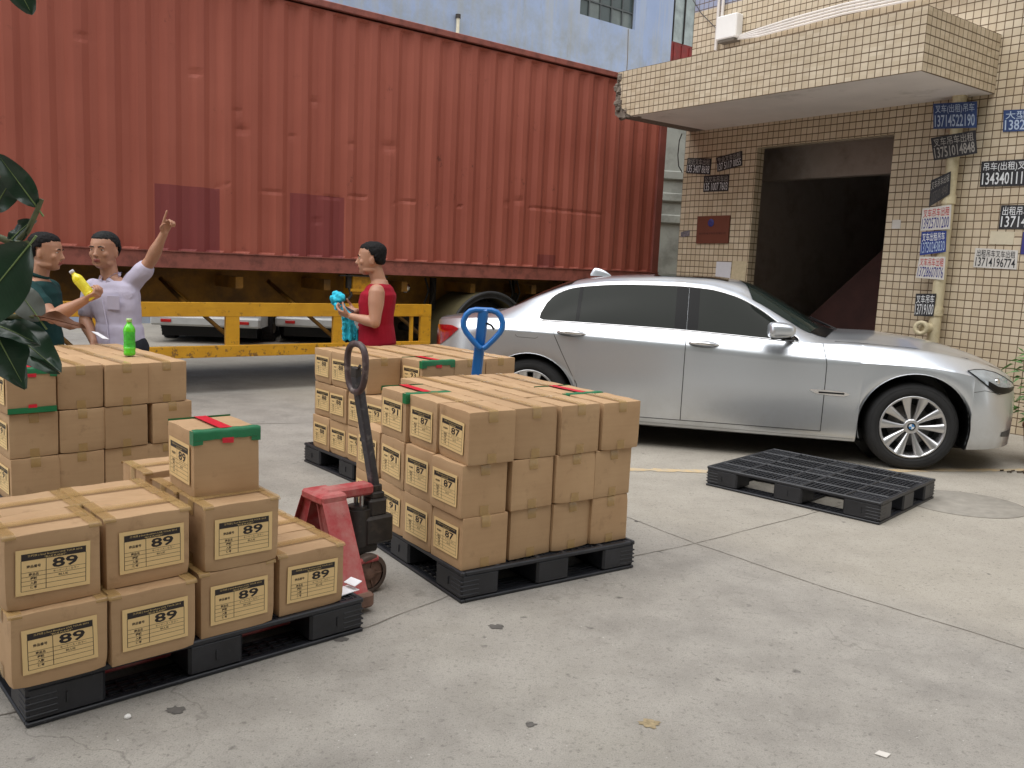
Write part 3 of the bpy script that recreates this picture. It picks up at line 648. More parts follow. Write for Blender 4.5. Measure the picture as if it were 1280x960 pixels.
quad_board('notice_paper', 'blank cream paper on the wall above the white phone sign', 'paper', ((4.286, 2.028), (4.52, 2.02), (4.28, 1.90), (4.515, 1.893)), .004, pm('paper_cream', lin(200, 190, 166), .85, var=.04, scale=25), None, thick=.003)
quad_board('sticker', 'tiny white square sticker beside the right side of the doorway', 'sticker', ((3.201, 2.156), (3.30, 2.156), (3.20, 2.06), (3.30, 2.06)), .004, sw, None, thick=.003)
quad_board('sticker', 'small torn dark sticker at the left corner of the tiled wall', 'sticker', ((.0 + .03, 2.03), (.2, 2.06), (.04, 1.96), (.2, 1.98)), .004, pm('sticker_torn', lin(110, 104, 110), .8, var=.5, scale=30), None, thick=.003)
# works across the yard behind the photographer: seen in the car's windows
ob = thing('workshop_building', 'pale workshop with rows of dark windows across the yard, mirrored in the car glass', 'building', (3, -9.0, 0), 0)
m_ = MB(); m_.box((0, -.2, 8.5), (44, .4, 17)); m_.build('wall', pm('workshop_render', lin(150, 147, 134), .85, var=.1, scale=1), ob)
m_ = MB(); m_.box((0, .3, 3.35), (44, .6, .25)); m_.build('ledge', pm('workshop_ledge', lin(200, 196, 184), .8), ob)
for z in (1.8, 5.0, 8.2, 11.4):
    for k in range(12):
        m_ = MB(); m_.box((-19.5 + k * 3.5, .012, z), (2.2, .02, 1.3)); f_ = m_.build('window', pm('workshop_glass', lin(40, 48, 50), .15), ob)
# ------------------------------------------------------------------ pallets
def m_black():
    t = NT('pallet_black_plastic')
    c = t.ramp(t.noise(6, 7, .65), [(.35, lin(28, 29, 33)), (.7, lin(44, 45, 50))])
    n = t.noise(1.0, 7, .7, t.map((30, 30, 30)))
    c = t.mix(t.ramp(n, [(.6, G(0)), (.75, G(.35))]), c, lin(92, 92, 92))
    t.col(c); t.v('Roughness', .42); t.l(t.bump(t.noise(90, 4), .1, .002), t.b.inputs['Normal']); return t.m
PB = m_black()
def pallet_meshes(L, Wd, H=.14):
    """local: x 0..L, y 0..Wd"""
    def spans(T, c, m): g_ = (T - 2 * c - m) / 2; return [(0, c), (c + g_, c + g_ + m), (T - c, T)], g_
    bx, _ = spans(L, .235, .20); by, _ = spans(Wd, .20, .19)
    blocks = []
    for i, (x0, x1) in enumerate(bx):
        for j, (y0, y1) in enumerate(by):
            b = MB(); b.box(((x0 + x1) / 2, (y0 + y1) / 2, H / 2), (x1 - x0 - .004, y1 - y0 - .004, H - .028), 0, None, .010)
            if i != 1 and j != 1:
                for z in (.034, .054, .074, .094): b.box(((x0 + x1) / 2 + (.5 * (x1 - x0) - .045) * (i - 1), (y0 + y1) / 2 + (.5 * (y1 - y0) - .045) * (j - 1), z), (.09, .09, .007), 0, None, .002)
            if (j != 1): b.box(((x0 + x1) / 2, y0 - .000 if j == 0 else y1, H / 2), (.006, .004, .035))
            blocks.append(b)
    def deck(z0, z1, full):
        d = MB(); rim = .022; zc, h = (z0 + z1) / 2, z1 - z0
        d.box((L / 2, rim / 2, zc), (L, rim, h), 0, None, .005); d.box((L / 2, Wd - rim / 2, zc), (L, rim, h), 0, None, .005)
        d.box((rim / 2, Wd / 2, zc), (rim, Wd - 2 * rim, h), 0, None, .005); d.box((L - rim / 2, Wd / 2, zc), (rim, Wd - 2 * rim, h), 0, None, .005)
        def solid(x0, x1, y0, y1): return any(a - .001 < x0 and x1 < b_ + .001 for a, b_ in bx) and any(a - .001 < y0 and y1 < b_ + .001 for a, b_ in by)
        if full:
            # grating: thin ribs on edge both ways, with broader bands between the panels
            nx_, ny_ = int(L / .030), int(Wd / .040)
            for i in range(1, nx_): x = L * i / nx_; d.box((x, Wd / 2, zc - .001), (.007, Wd - 2 * rim, h - .004))
            for j in range(1, ny_): y = Wd * j / ny_; d.box((L / 2, y, zc - .0022), (L - 2 * rim, .008, h - .005))
            for (a, b_) in bx: d.box(((a + b_) / 2, Wd / 2, zc - .004), (b_ - a - .02, Wd - 2 * rim, h - .010)) if 0 else None
            for (a, b_) in bx:
                for (c_, e_) in by: d.box(((a + b_) / 2, (c_ + e_) / 2, zc - .003), (b_ - a - .03, e_ - c_ - .03, h - .008))
            for x in (bx[1][0] + .02, bx[1][1] - .02, bx[0][1], bx[2][0]): d.box((x, Wd / 2, zc + .0006), (.022, Wd - 2 * rim, h), 0, None, .004)
            for y in (by[1][0] + .02, by[1][1] - .02, by[0][1], by[2][0]): d.box((L / 2, y, zc + .0012), (L - 2 * rim, .022, h), 0, None, .004)
        else:
            for (a, b_) in ((0, .14), (L / 2 - .08, L / 2 + .08), (L - .14, L)):
                n_ = 5
                for i in range(n_ + 1): x = a + (b_ - a) * i / n_; d.box((min(max(x, .01), L - .01), Wd / 2, zc), (.012, Wd - 2 * rim, h - .003))
            for (a, b_) in ((0, .14), (Wd / 2 - .07, Wd / 2 + .07), (Wd - .14, Wd)):
                for i in range(5): y = a + (b_ - a) * i / 4; d.box((L / 2, min(max(y, .01), Wd - .01), zc - .001), (L - 2 * rim, .012, h - .005))
            for k in range(int(L / .045)): x = .045 * k + .03; d.box((x, .07, zc), (.006, .12, h - .006)); d.box((x, Wd - .07, zc), (.006, .12, h - .006))
        return d
    return [('top_deck', deck(H - .020, H, True).mesh('pallet_top', PB)), ('bottom_deck', deck(0.001, .016, False).mesh('pallet_bottom', PB))] + [('block', b.mesh('pallet_block', PB)) for b in blocks]
PM = pallet_meshes(1.2, 1.0)
def pallet(label, o, a, flip=False, group='black plastic pallets in the yard'):
    """o: front corner on the ground, a: direction of the long side; width goes to its left (or right if flip)"""
    e = thing('plastic_pallet', label, 'pallet', (o[0], o[1], 0), a, group)
    for nm, me in PM:
        ob_ = link(nm, me, e)
        if flip: ob_.location = (0, -1.0, 0)
    return e
pA = pallet('black plastic pallet in the foreground under the boxes marked 89', (-1.428, 2.469), .744)
# centre pallet: short side (1.0) towards the right, long side runs back-left from the front corner
a_c = .600
pC = pallet('black plastic pallet under the tall stack of boxes marked 87 and 91', (-.179, 3.604), a_c + pi / 2, True)
pP = pallet('empty black plastic pallet lying beside the front wheel of the silver car', (2.266, 5.13), .822 + pi / 2, True)
a_d = .70
pD = pallet('black plastic pallet under the rear stack of boxes near the man in red', (-1.47 + 1.2 * sin(a_d), 6.11 - 1.2 * cos(a_d)), a_d + pi / 2, True)
a_b = .786
pB = pallet('black plastic pallet hidden under the plain sided boxes by the two talking men', (-2.52, 4.28), a_b)

# ------------------------------------------------------------------ cartons
def m_card():
    t = NT('cardboard'); oi = t.n('ShaderNodeObjectInfo')
    off = t.n('ShaderNodeVectorMath', operation='ADD'); t.l(t.tc.outputs['Object'], off.inputs[0])
    sc_ = t.n('ShaderNodeVectorMath', operation='SCALE'); sc_.inputs[0].default_value = (17, 31, 13); t.l(oi.outputs['Random'], sc_.inputs['Scale']); t.l(sc_.outputs[0], off.inputs[1])
    o = off.outputs[0]
    c = t.ramp(t.noise(3.2, 5, .6, o), [(.3, lin(172, 139, 104)), (.7, lin(186, 154, 118))])
    st = t.n('ShaderNodeMapping'); st.inputs['Scale'].default_value = (3, 3, 60); t.l(o, st.inputs[0])
    c = t.mix(t.ramp(t.noise(1, 3, .5, st.outputs[0]), [(.45, G(0)), (.7, G(.10))]), c, lin(140, 108, 76))
    c = t.mix(t.ramp(t.noise(11, 8, .7, o), [(.58, G(0)), (.70, G(.42))]), c, lin(134, 104, 74))
    k = t.math('MULTIPLY_ADD', oi.outputs['Random'], .14, .93)
    v = t.n('ShaderNodeVectorMath', operation='SCALE'); t.l(c, v.inputs[0]); t.l(k, v.inputs['Scale'])
    t.col(v.outputs[0]); t.v('Roughness', .72); t.v('Specular IOR Level', .28)
    h = t.math('ADD', t.noise(7, 3, .5, o), t.math('MULTIPLY', t.noise(160, 3, .6, o), .08))
    t.l(t.bump(h, .25, .008), t.b.inputs['Normal']); return t.m
card = m_card(); inside = pm('cardboard_edge', lin(130, 98, 66), .9)
tp_ = NT('packing_tape'); tp_.col(tp_.ramp(tp_.noise(9, 5), [(.3, lin(168, 136, 84)), (.7, lin(190, 158, 106))])); tp_.v('Roughness', .22); tp_.v('Specular IOR Level', .5); tp_.v('Alpha', .62)
tp_.l(tp_.bump(tp_.noise(14, 3, .5), .12, .003), tp_.b.inputs['Normal']); tape = tp_.m
gt_ = pm('green_tape', lin(22, 112, 68), .3, var=.1, scale=12, bump=.3, bscale=40); rt_ = pm('red_tape', lin(206, 26, 48), .35, var=.08, scale=12, bump=.2, bscale=40)
paper_y = pm('label_paper', lin(226, 194, 138), .7, var=.03, scale=12); ink = pm('label_ink', lin(40, 32, 30), .6); ink_y = pm('label_reversed_text', lin(206, 178, 120), .7)
BW, BD, BH = .262, .236, .232
def rounded(sz, r, n, dfn):
    """subdivided rounded box sitting on z=0; dfn(p, nrm) displaces"""
    hx, hy, hz = sz[0] / 2, sz[1] / 2, sz[2] / 2; mb = MB()
    def coords(h): return [-h, -h + r * .35, -h + r] + [(-h + r) + (2 * h - 2 * r) * i / n for i in range(1, n)] + [h - r, h - r * .35, h]
    for ax in range(3):
        o = [i for i in range(3) if i != ax]; hh = (hx, hy, hz)
        A, B_ = coords(hh[o[0]]), coords(hh[o[1]])
        for sg in (-1, 1):
            vs = []
            for b_ in B_:
                for a in A:
                    p = Vector((0, 0, 0)); p[ax] = sg * hh[ax]; p[o[0]] = a; p[o[1]] = b_
                    q = Vector([max(-h + r, min(h - r, x)) for x, h in zip(p, hh)]); d = p - q
                    nrm = d.normalized() if d.length > 1e-9 else Vector((0, 0, 0)); p = q + nrm * r if d.length > 1e-9 else p
                    p = p + dfn(p, nrm, ax, sg) + Vector((0, 0, hz)); vs.append(p)
            w_ = len(A); fs = [(j * w_ + i, j * w_ + i + 1, (j + 1) * w_ + i + 1, (j + 1) * w_ + i) for j in range(len(B_) - 1) for i in range(len(A) - 1)]
            mb.add(vs, fs, 0, True)
    return mb
def carton_variant(seed, w=BW, d=BD, h=BH):
    rnd = random.Random(seed); hx, hy, hz = w / 2, d / 2, h / 2
    bulge = [rnd.uniform(.0, .0032) for _ in range(4)]; sk_ = [rnd.uniform(-.0022, .0022) for _ in range(4)]
    crush = [(Vector((rnd.choice((-1, 1)) * hx, rnd.choice((-1, 1)) * hy, rnd.choice((-1, 1)) * hz)), rnd.uniform(.002, .008)) for _ in range(3)]
    def dfn(p, nrm, ax, sg):
        u, v, z = p.x / hx, p.y / hy, p.z / hz; o = Vector((0, 0, 0))
        o.x += (1 if u > 0 else -1) * abs(u) ** 3 * bulge[0 if u > 0 else 1] * (1 - v * v) * (1 - z * z)
        o.y += (1 if v > 0 else -1) * abs(v) ** 3 * bulge[2 if v > 0 else 3] * (1 - u * u) * (1 - z * z)
        o.x += sk_[0] * z * .5 + sk_[1] * v * z * .5; o.y += sk_[2] * z * .5 + sk_[3] * u * z * .4
        if z > .3:   # top panels: sag to the seam, lift at the outer edges
            o.z += -.0022 * (1 - min(1, abs(v) * 1.2)) * (1 - u * u * .6) * (z - .3) / .7 + .0012 * sin(u * 5 + seed) * abs(v)
        for c_, a in crush:
            q = (p - c_).length
            if q < .06: o -= c_.normalized() * a * (1 - q / .06) ** 2
        o += noise.noise_vector(p * 9 + Vector((seed, 0, 0))) * .0009
        return o
    mb = rounded((w, d, h), .0022, 7, dfn)
    # shallow seam gap across the top between the two flaps
    M = mb.mesh('carton_body', [card, inside]); 
    return M
CV = [carton_variant(s) for s in range(8)]
seam = MB(); seam.box((0, .0, BH - .0016), (BW * .985, .0022, .0022)); SEAM = seam.mesh('seam', inside)
def tape_strip(path, half, axis, z=0):
    """ribbon following path in the (x,z) plane if axis 'y' (width along y)"""
    mb = MB(); vs = []
    for i, (a, b_) in enumerate(path):
        j = .0006 * sin(i * 2.1)
        for s_ in (-1, 1): vs.append((a, s_ * half + j, b_) if axis == 'y' else (s_ * half + j, a, b_))
    mb.add(vs, [(2 * i, 2 * i + 1, 2 * i + 3, 2 * i + 2) for i in range(len(path) - 1)], 0, True); return mb
def wrap(w, h, e, drop, n=10, top=True):
    """profile over the top of a box of half-width w: down `drop` on both sides, lifted e"""
    P = [(-w - e, h - drop), (-w - e, h - .006), (-w - e * .2 + .002, h + e * .6)]
    P += [(-w + .006 + (2 * w - .012) * i / n, h + e) for i in range(n + 1)]
    P += [(w + e * .2 - .002, h + e * .6), (w + e, h - .006), (w + e, h - drop)]
    return P
E_ = .0042
def tape_mesh(htape):
    mb = tape_strip(wrap(BW / 2, BH, E_, .05), .024, 'y')
    for s_ in ():  mb.add([(s_ * (BW / 2 + E_), -.023, .003), (s_ * (BW / 2 + E_), .024, .003), (s_ * (BW / 2 + E_), .022, .046), (s_ * (BW / 2 + E_), -.024, .046)], [(0, 1, 2, 3)])
    if htape:
        for s_ in (-1, 1):
            m2 = tape_strip(wrap(BD / 2, BH, E_ - .0012, .010), .019, 'x')
            for v in m2.v: v.x += s_ * (BW / 2 - .012)
            mb.add(m2.v, m2.f, 0, True)
    return mb.mesh('packing_tape', tape, fix=False)
TABM = []
for s_ in (-1, 1):
    m2 = MB(); m2.add([(s_ * (BW / 2 + E_), -.023, .003), (s_ * (BW / 2 + E_), .024, .003), (s_ * (BW / 2 + E_), .022, .046), (s_ * (BW / 2 + E_), -.024, .046)], [(0, 1, 2, 3)]); TABM.append(m2.mesh('tape_end', tape, fix=False))
TAPE, HTAPE = tape_mesh(False), tape_mesh(True)
def special_tapes(bottom=False):
    g = MB(); e = .0052; x = BW / 2
    for s_ in (1,):   # green along the top edge of the plain end, folded over, with tabs down the corners
        prof = [(x - .022, BH + e), (x - .004, BH + e), (x + e * .7, BH + .002), (x + e, BH - .006), (x + e, BH - .030)]
        vs = []; n = 12
        for i in range(n + 1):
            y = -BD / 2 - .004 + (BD + .008) * i / n
            for (a, z) in prof: vs.append((a, y, z + .0012 * sin(i * 1.9)))
        k = len(prof); g.add(vs, [(i * k + j, i * k + j + 1, (i + 1) * k + j + 1, (i + 1) * k + j) for i in range(n) for j in range(k - 1)], 0, True)
        for sy in (-1, 1):
            g.add([(x + e, sy * (BD / 2 + .004), BH - .03), (x + e, sy * (BD / 2 - .03), BH - .03), (x + e, sy * (BD / 2 - .03), BH - .044), (x + e, sy * (BD / 2 + .004), BH - .046)], [(0, 1, 2, 3)])
            g.add([(x + e, sy * (BD / 2 + .0045), BH + .003), (x - .03, sy * (BD / 2 + .0052), BH + .003), (x - .028, sy * (BD / 2 + .0052), BH - .045), (x + e, sy * (BD / 2 + .0045), BH - .046)], [(0, 1, 2, 3)])
        if bottom:
            gb_ = MB(); gb_.add([(x + e, -BD / 2, .001), (x + e, BD / 2, .001), (x + e, BD / 2, .032), (x + e, -BD / 2, .030)], [(0, 1, 2, 3)])
    g2 = MB(); g2.add([(-x - .006, -BD / 2, BH - .02), (-x - .006, BD / 2, BH - .02), (-x - .002, BD / 2, BH + e), (-x - .002, -BD / 2, BH + e)], [(0, 1, 2, 3)])
    r_ = MB(); r_.add([(-x, -.024, BH + e + .0015), (-x, .022, BH + e + .0015), (x - .012, .024, BH + e + .0012), (x - .012, -.022, BH + e + .0012)], [(0, 1, 2, 3)])
    r2 = MB(); r2.add([(x + e + .0012, -.02, BH - .026), (x + e + .0012, .022, BH - .026), (x + e + .0012, .021, BH - .046), (x + e + .0012, -.019, BH - .044)], [(0, 1, 2, 3)])
    r3 = MB()
    if bottom: r3.add([(x + e + .0012, -.02, .028), (x + e + .0012, .022, .028), (x + e + .0012, .021, .046), (x + e + .0012, -.019, .046)], [(0, 1, 2, 3)])
    out = [('green_tape', g.mesh('green_tape', gt_, fix=False)), ('green_tape', g2.mesh('green_tape', gt_, fix=False)), ('red_tape', r_.mesh('red_tape', rt_, fix=False)), ('red_tag', r2.mesh('red_tag', rt_, fix=False))]
    if bottom: out += [('green_tape', gb_.mesh('green_tape', gt_, fix=False)), ('red_tag', r3.mesh('red_tag', rt_, fix=False))]
    return out
ST1 = special_tapes(); ST2 = special_tapes(True)
def label_mesh(num):
    """printed label, in XY, 0.205 x 0.138, centred"""
    mb = MB(); w_, h_ = .205, .140; x0, x1, y1, y0 = -.088, .090, .057, -.058
    mb.box((0, 0, .0004), (w_, h_, .0008), 0)
    z = .0012
    def r(a, b_, c_, d_, mi=1): mb.add([(a, c_, z), (b_, c_, z), (b_, d_, z), (a, d_, z)], [(0, 1, 2, 3)], mi)
    r(x0, x1, y1 - .021, y1)
    t_ = .0011; xm = x0 + .067; rows = [y1 - .058 - .0001, y1 - .058 - .0135, y1 - .058 - .027, y1 - .058 - .0405, y0]
    for y in rows: r(x0, x1, y - t_ / 2, y + t_ / 2)
    for x in (x0, xm, x1): r(x - t_ / 2 - .0003, x + t_ / 2 + .0003, y0, y1 - .02)
    z = .0018
    add_text(mb, '三代目 J Soul Brothers LIVE TOUR 2015', .150, .0075, (.004, y1 - .0072), z, 2, .01)
    add_text(mb, '“BLUE PLANET”', .060, .0058, (.004, y1 - .0160), z, 2, .01)
    z = .0013
    add_text(mb, num, .072, .0315, ((xm + x1) / 2 - .003, y1 - .0395), z, 1, .025)
    add_text(mb, '商品番号', .038, .0095, ((x0 + xm) / 2, y1 - .040), z, 1, .02)
    for i, s_ in enumerate(('商品名', '種類', '入数', '備考')):
        add_text(mb, s_, .026 if len(s_) == 3 else .018, .0088, ((x0 + xm) / 2, rows[i] - .0068), z, 1, .02)
    add_text(mb, 'キーケース・カラー', .072, .0068, ((xm + x1) / 2, rows[0] - .0068), z, 1, .01)
    add_text(mb, 'BLUE', .026, .0062, ((xm + x1) / 2 - .008, rows[1] - .0068), z, 1, .01)
    return mb.mesh('label_' + num, [paper_y, ink, ink_y], fix=False)
LB = {n: label_mesh(n) for n in ('87', '88', '89', '91', '93')}
brnd = random.Random(11); BOXN = [0]
def carton(x, y, z, a, num, label, group, htape=False, sc=(1, 1, 1), special=0, jit=1.0):
    a += brnd.gauss(0, .018) * jit; x += brnd.gauss(0, .003) * jit; y += brnd.gauss(0, .003) * jit
    e = thing('carton', label, 'box', (x, y, z), a, group); e.scale = sc
    k = brnd.randrange(len(CV)); b = link('carton_body', CV[k], e)
    link('flap_seam', SEAM, b)
    if special:
        for n_, m_ in (ST2 if special == 2 else ST1): link(n_, m_, e)
    else:
        link('packing_tape', HTAPE if htape else TAPE, e)
        for t_ in TABM: link('tape_end', t_, e)
    if num:
        l = link('number_label', LB[num], e); l.matrix_basis = Matrix.Translation((brnd.gauss(0, .003), -BD / 2 - .0052, BH / 2 - .002 + brnd.gauss(0, .002))) @ Matrix.Rotation(pi / 2, 4, 'X') @ Matrix.Rotation(brnd.gauss(0, .012), 4, 'Z')
    return e
Z1, DZ_ = .140, .2335
ords = ['first', 'second', 'third', 'fourth']; lev = ['bottom', 'middle', 'top']
# --- stack A (front left), label faces towards the camera-right; columns along u, rows back along v
oA = Vector((-1.428, 2.469)); uA = Vector((cos(.744), sin(.744))); vA = Vector((-sin(.744), cos(.744)))
def posA(u, v): p = oA + uA * u + vA * v; return p.x, p.y
GA = 'cartons marked 89 on the foreground pallet'
colu = [-.038, .243, .546, .846]
hidden = 'plain carton buried in the foreground pallet stack, its sides covered by its neighbours'
names0 = ['lower left carton marked 89 at the left picture edge on the foreground pallet', 'bottom row carton marked 89, second from the left on the foreground pallet', 'lower carton marked 89 directly under the one carrying the green taped box', 'carton marked 89 at the right end of the foreground pallet, nothing on top of it']
names1 = ['upper left carton marked 89 at the left picture edge', 'upper carton marked 89, second from the left on the foreground pallet', 'carton marked 89 with the green and red taped box standing on it']
for i in range(4):
    for j in range(4 if i < 3 else 3):
        x, y = posA(colu[i] + .135 + [0, .003, 0, .0][i], .118 + j * .240 + [-.02, -.03, .0, .022][i])
        lb = names0[i] if j == 0 else (('carton behind the right end carton on the foreground pallet, %s from the front' % ords[j]) if i == 3 else 'inner bottom carton of the foreground pallet, hidden in its stack')
        carton(x, y, Z1, .744, '89' if j == 0 else None, lb, GA, True, (1.028, 1, 1.0))
for i in range(3):
    for j in range({0: 2, 1: 2, 2: 3}[i]):
        x, y = posA([-.040, .243, .556][i] + .138, .118 + j * .240 + [.012, .032, -.0][i] + (.09 if j == 2 else 0))
        lb = names1[i] if j == 0 else ('upper carton in column %s, behind the front one, on the foreground pallet' % ords[i] if i < 2 else ('rear carton peeking out behind the green taped box on the foreground pallet' if j == 2 else 'upper carton hidden behind the green taped box'))
        carton(x, y, Z1 + DZ_, .744, '89' if j == 0 else None, lb, GA, True, (1.02, 1.0, 1.0))
# the single taped box on top, label turned to the left
xt, yt = posA(.697, .252); carton(xt, yt, Z1 + 2 * DZ_ - .002, .70 - pi / 2, '89', 'single carton marked 89 with green and red tape standing on top of the foreground stack', GA, False, (1.0, 1.0, 1.02), 1, 0)
# --- stacks C, B, D: label faces look left (-u), plain taped ends towards the camera (-v)
def stackLR(o, a, w_, l_, nu, nv, numf, skip, lab, grp, z0=Z1, sc=(1, 1, 1), specials={}, off={}):
    u = Vector((cos(a), sin(a))); v = Vector((-sin(a), cos(a))); o = Vector(o)
    for k in range(3):
        for j in range(nv):
            for i in range(nu):
                if skip(i, j, k): continue
                du, dv = off.get((i, j, k), (0, 0))
                p = o + u * ((i + .5) * w_ + du) + v * ((j + .5) * l_ + dv)
                sp = specials.get((i, j, k), 0)
                carton(p.x, p.y, z0 + k * DZ_, a - pi / 2, numf(i, j, k), lab(i, j, k), grp, False, sc, sp)
colw = ['leftmost', 'second', 'third', 'rightmost']
def labC(i, j, k):
    if (i, j, k) == (0, 2, 2): return 'top carton marked 91 with red and green tape, left edge of centre stack'
    if (i, j, k) == (3, 1, 2): return 'top carton with red and green tape near the right end of the centre stack'
    if i == 0 and j == 0: return '%s carton marked 87 at the near corner of the centre stack' % lev[k]
    if i == 0: return '%s carton marked %s, %s from near corner, left face of centre stack' % (lev[k], '87' if j < 2 else '91', ords[j])
    if j == 0: return 'plain %s carton, %s column of the right hand face of the centre stack' % (lev[k], colw[i])
    if k == 2: return 'top carton inside the centre stack, column %s, %s row back' % (ords[i], ords[j])
    return 'carton buried inside the centre stack of 87 and 91 cartons'
offC = {(0, 0, 2): (.012, -.012), (1, 0, 0): (.012, .016), (2, 0, 0): (0, .01), (3, 0, 2): (.006, -.016), (2, 0, 2): (0, -.006), (0, 1, 2): (.01, -.0), (0, 0, 1): (-.006, .004), (3, 0, 1): (-.012, .0), (3, 0, 0): (-.018, .0)}
stackLR((-.19, 3.622), .625, .2505, .263, 4, 4, lambda i, j, k: ('87' if j < 2 else '91') if i == 0 else None, lambda i, j, k: (i == 0 and j == 3 and k == 2), labC, 'cartons on the centre pallet', specials={(0, 2, 2): 1, (3, 1, 2): 1}, off=offC)
def labB(i, j, k):
    if (i, j, k) == (0, 0, 2): return 'carton with green tape along both edges at the near left corner by the rubber plant'
    if j == 0: return 'plain %s carton, %s from the left, stack in front of the two talking men' % (lev[k], ords[i])
    if k == 2: return 'top carton of the stack by the two men, column %s, %s row back' % (ords[i], ords[j])
    return 'carton buried inside the stack by the two talking men'
stackLR((-2.533, 4.31), .786, .233, .262, 4, 4, lambda i, j, k: '91' if i == 0 else None, lambda i, j, k: False, labB, 'cartons in the stack by the two talking men', z0=.138, sc=(1, .975, .99), specials={(0, 0, 2): 2}, off={(3, 0, 1): (.02, 0), (0, 0, 2): (-.006, -.012)})
def labD(i, j, k):
    if (i, j, k) == (1, 0, 2): return 'top carton marked 93 with green and red tape on the rear stack'
    if i == 0: return '%s carton marked %s, %s from far end, left face of rear stack' % (lev[k], '93' if j < 2 else '88', ords[3 - j])
    if j == 0: return 'plain %s carton facing the camera on the rear stack, column %s' % (lev[k], ords[i])
    if k == 2: return 'top carton of the rear stack near the man in red, column %s, row %s' % (ords[i], ords[j])
    return 'carton buried inside the rear stack near the man in red'
aD = .70; uD = Vector((cos(aD), sin(aD))); vD = Vector((-sin(aD), cos(aD)))
oD = Vector((-1.385, 6.02)) - vD * (4 * .238)
stackLR(oD, aD, .258, .238, 4, 4, lambda i, j, k: ('93' if j < 2 else '88') if i == 0 or (i, j, k) == (1, 0, 2) else None, lambda i, j, k: (i == 0 and j == 0 and k == 2), labD, 'cartons on the rear pallet', sc=(.9, 1.06, .985), specials={(1, 0, 2): 1})
# ------------------------------------------------------------------ small litter
def flat(name, label, cat, pts, z, mat, t=.002):
    mb = MB(); mb.prism(pts, z, z + t); return tag(mb.build(name, mat), label, cat)
wp_ = pm('paper_bright', lin(240, 240, 244), .7, var=.02)
cx, cy = posA(1.17, .10)
mb = MB(); mb.box((0, 0, .002), (.10, .07, .003)); mb.box((.052, 0, .012), (.04, .066, .003), 0, Matrix.Rotation(-.3, 4, 'Y')); o = mb.build('paper_sheet', wp_); o.location = (cx, cy, .142); o.rotation_euler = (0, 0, .9)
tag(o, 'white folded paper lying on the right corner of the foreground pallet', 'paper')
mb = MB(); mb.lathe([(0, 0), (.008, .001), (.011, .006), (.007, .011), (0, .013)], 9); disp(mb, .003, 90, 2); o = mb.build('pebble', pm('pebble_white', lin(226, 224, 220), .7)); o.location = (-1.16, 2.56, .0); tag(o, 'small white pebble on the concrete in front of the foreground pallet', 'stone')
flat('paper_scrap', 'small white paper scrap on the concrete at the bottom right', 'paper', [(1.185, 2.545), (1.215, 2.525), (1.238, 2.548), (1.208, 2.565)], .002, pm('scrap', lin(214, 208, 200), .8))
strn = pm('ground_stain_dark', lin(92, 88, 84), .95, var=.2, scale=40); strt = pm('ground_stain_tan', lin(150, 134, 104), .95, var=.3, scale=60)
def blob_stain(x, y, r, mat, sd):
    rn = random.Random(sd); pts = []
    for k in range(22): a = 2 * pi * k / 22; q = r * (1 + rn.uniform(-.3, .25)); pts.append((x + q * cos(a), y + q * .8 * sin(a)))
    mb = MB(); mb.add([(p[0], p[1], .0022) for p in pts], [tuple(range(22))]); tag(mb.build('pavement_stain', mat), kind='structure')
blob_stain(.5, 2.67, .035, strt, 1); blob_stain(.11, 2.63, .018, strn, 2); blob_stain(-1.03, 2.62, .03, strn, 3); blob_stain(.77, 4.98, .015, strn, 4); blob_stain(-.02, 3.38, .03, strn, 5); blob_stain(-.62, 3.2, .03, strn, 6)
mb = MB()
for k in range(9): mb.tube([(3.95 + .03 * k + .01 * sin(k * 3), 6.82 + .03 * cos(k * 2), .01), (3.98 + .03 * k, 6.84 + .03 * cos(k * 2 + 1), .012)], .006, 5)
tag(mb.build('dead_twig', pm('dead_leaf', lin(70, 58, 44), .9)), 'small dried leaves and twig on the yellow line in front of the silver car', 'twig')
# ------------------------------------------------------------------ silver sedan (local: x forward from front axle, y left, z up)
def pchip(tab):
    xs = [a for a, _ in tab]; ys = [b for _, b in tab]; n = len(xs); d = [(ys[i + 1] - ys[i]) / (xs[i + 1] - xs[i]) for i in range(n - 1)]
    m = [d[0]] + [0 if d[i - 1] * d[i] <= 0 else 2 * d[i - 1] * d[i] / (d[i - 1] + d[i]) for i in range(1, n - 1)] + [d[-1]]
    def f(x):
        if x <= xs[0]: return ys[0]
        if x >= xs[-1]: return ys[-1]
        i = max(k for k in range(n - 1) if xs[k] <= x); h = xs[i + 1] - xs[i]; t = (x - xs[i]) / h
        return ys[i] * (1 + 2 * t) * (1 - t) ** 2 + h * m[i] * t * (1 - t) ** 2 + ys[i + 1] * t * t * (3 - 2 * t) + h * m[i + 1] * t * t * (t - 1)
    return f
S0, S1, WB, WR = -4.07, .915, 3.07, .35
def env(s):
    if s > .1: t = (s - .1) / (S1 - .1); return max(0, 1 - t ** 3.0) ** .42
    if s < -3.25: t = (-3.25 - s) / (-3.25 - S0); return max(0, 1 - t ** 3.2) ** .40
    return 1
def const(v): return lambda s: v
RY = [const(.80), const(.905), const(.932), const(.951), pchip([(-4.07, .93), (-3.4, .948), (-1, .95), (0, .945), (.915, .90)]),
      pchip([(-4.07, .84), (-3.4, .865), (-2.9, .865), (-1.2, .872), (-.8, .865), (-.5, .84), (0, .80), (.5, .76), (.915, .70)]),
      pchip([(-4.07, .70), (-3.6, .69), (-3.3, .64), (-2.9, .60), (-2.2, .60), (-1.6, .605), (-1.2, .64), (-.9, .71), (-.65, .76), (-.4, .68), (0, .60), (.915, .52)]),
      pchip([(-4.07, .42), (-3, .42), (-1.2, .42), (-.7, .46), (-.3, .36), (.915, .30)]), const(0)]
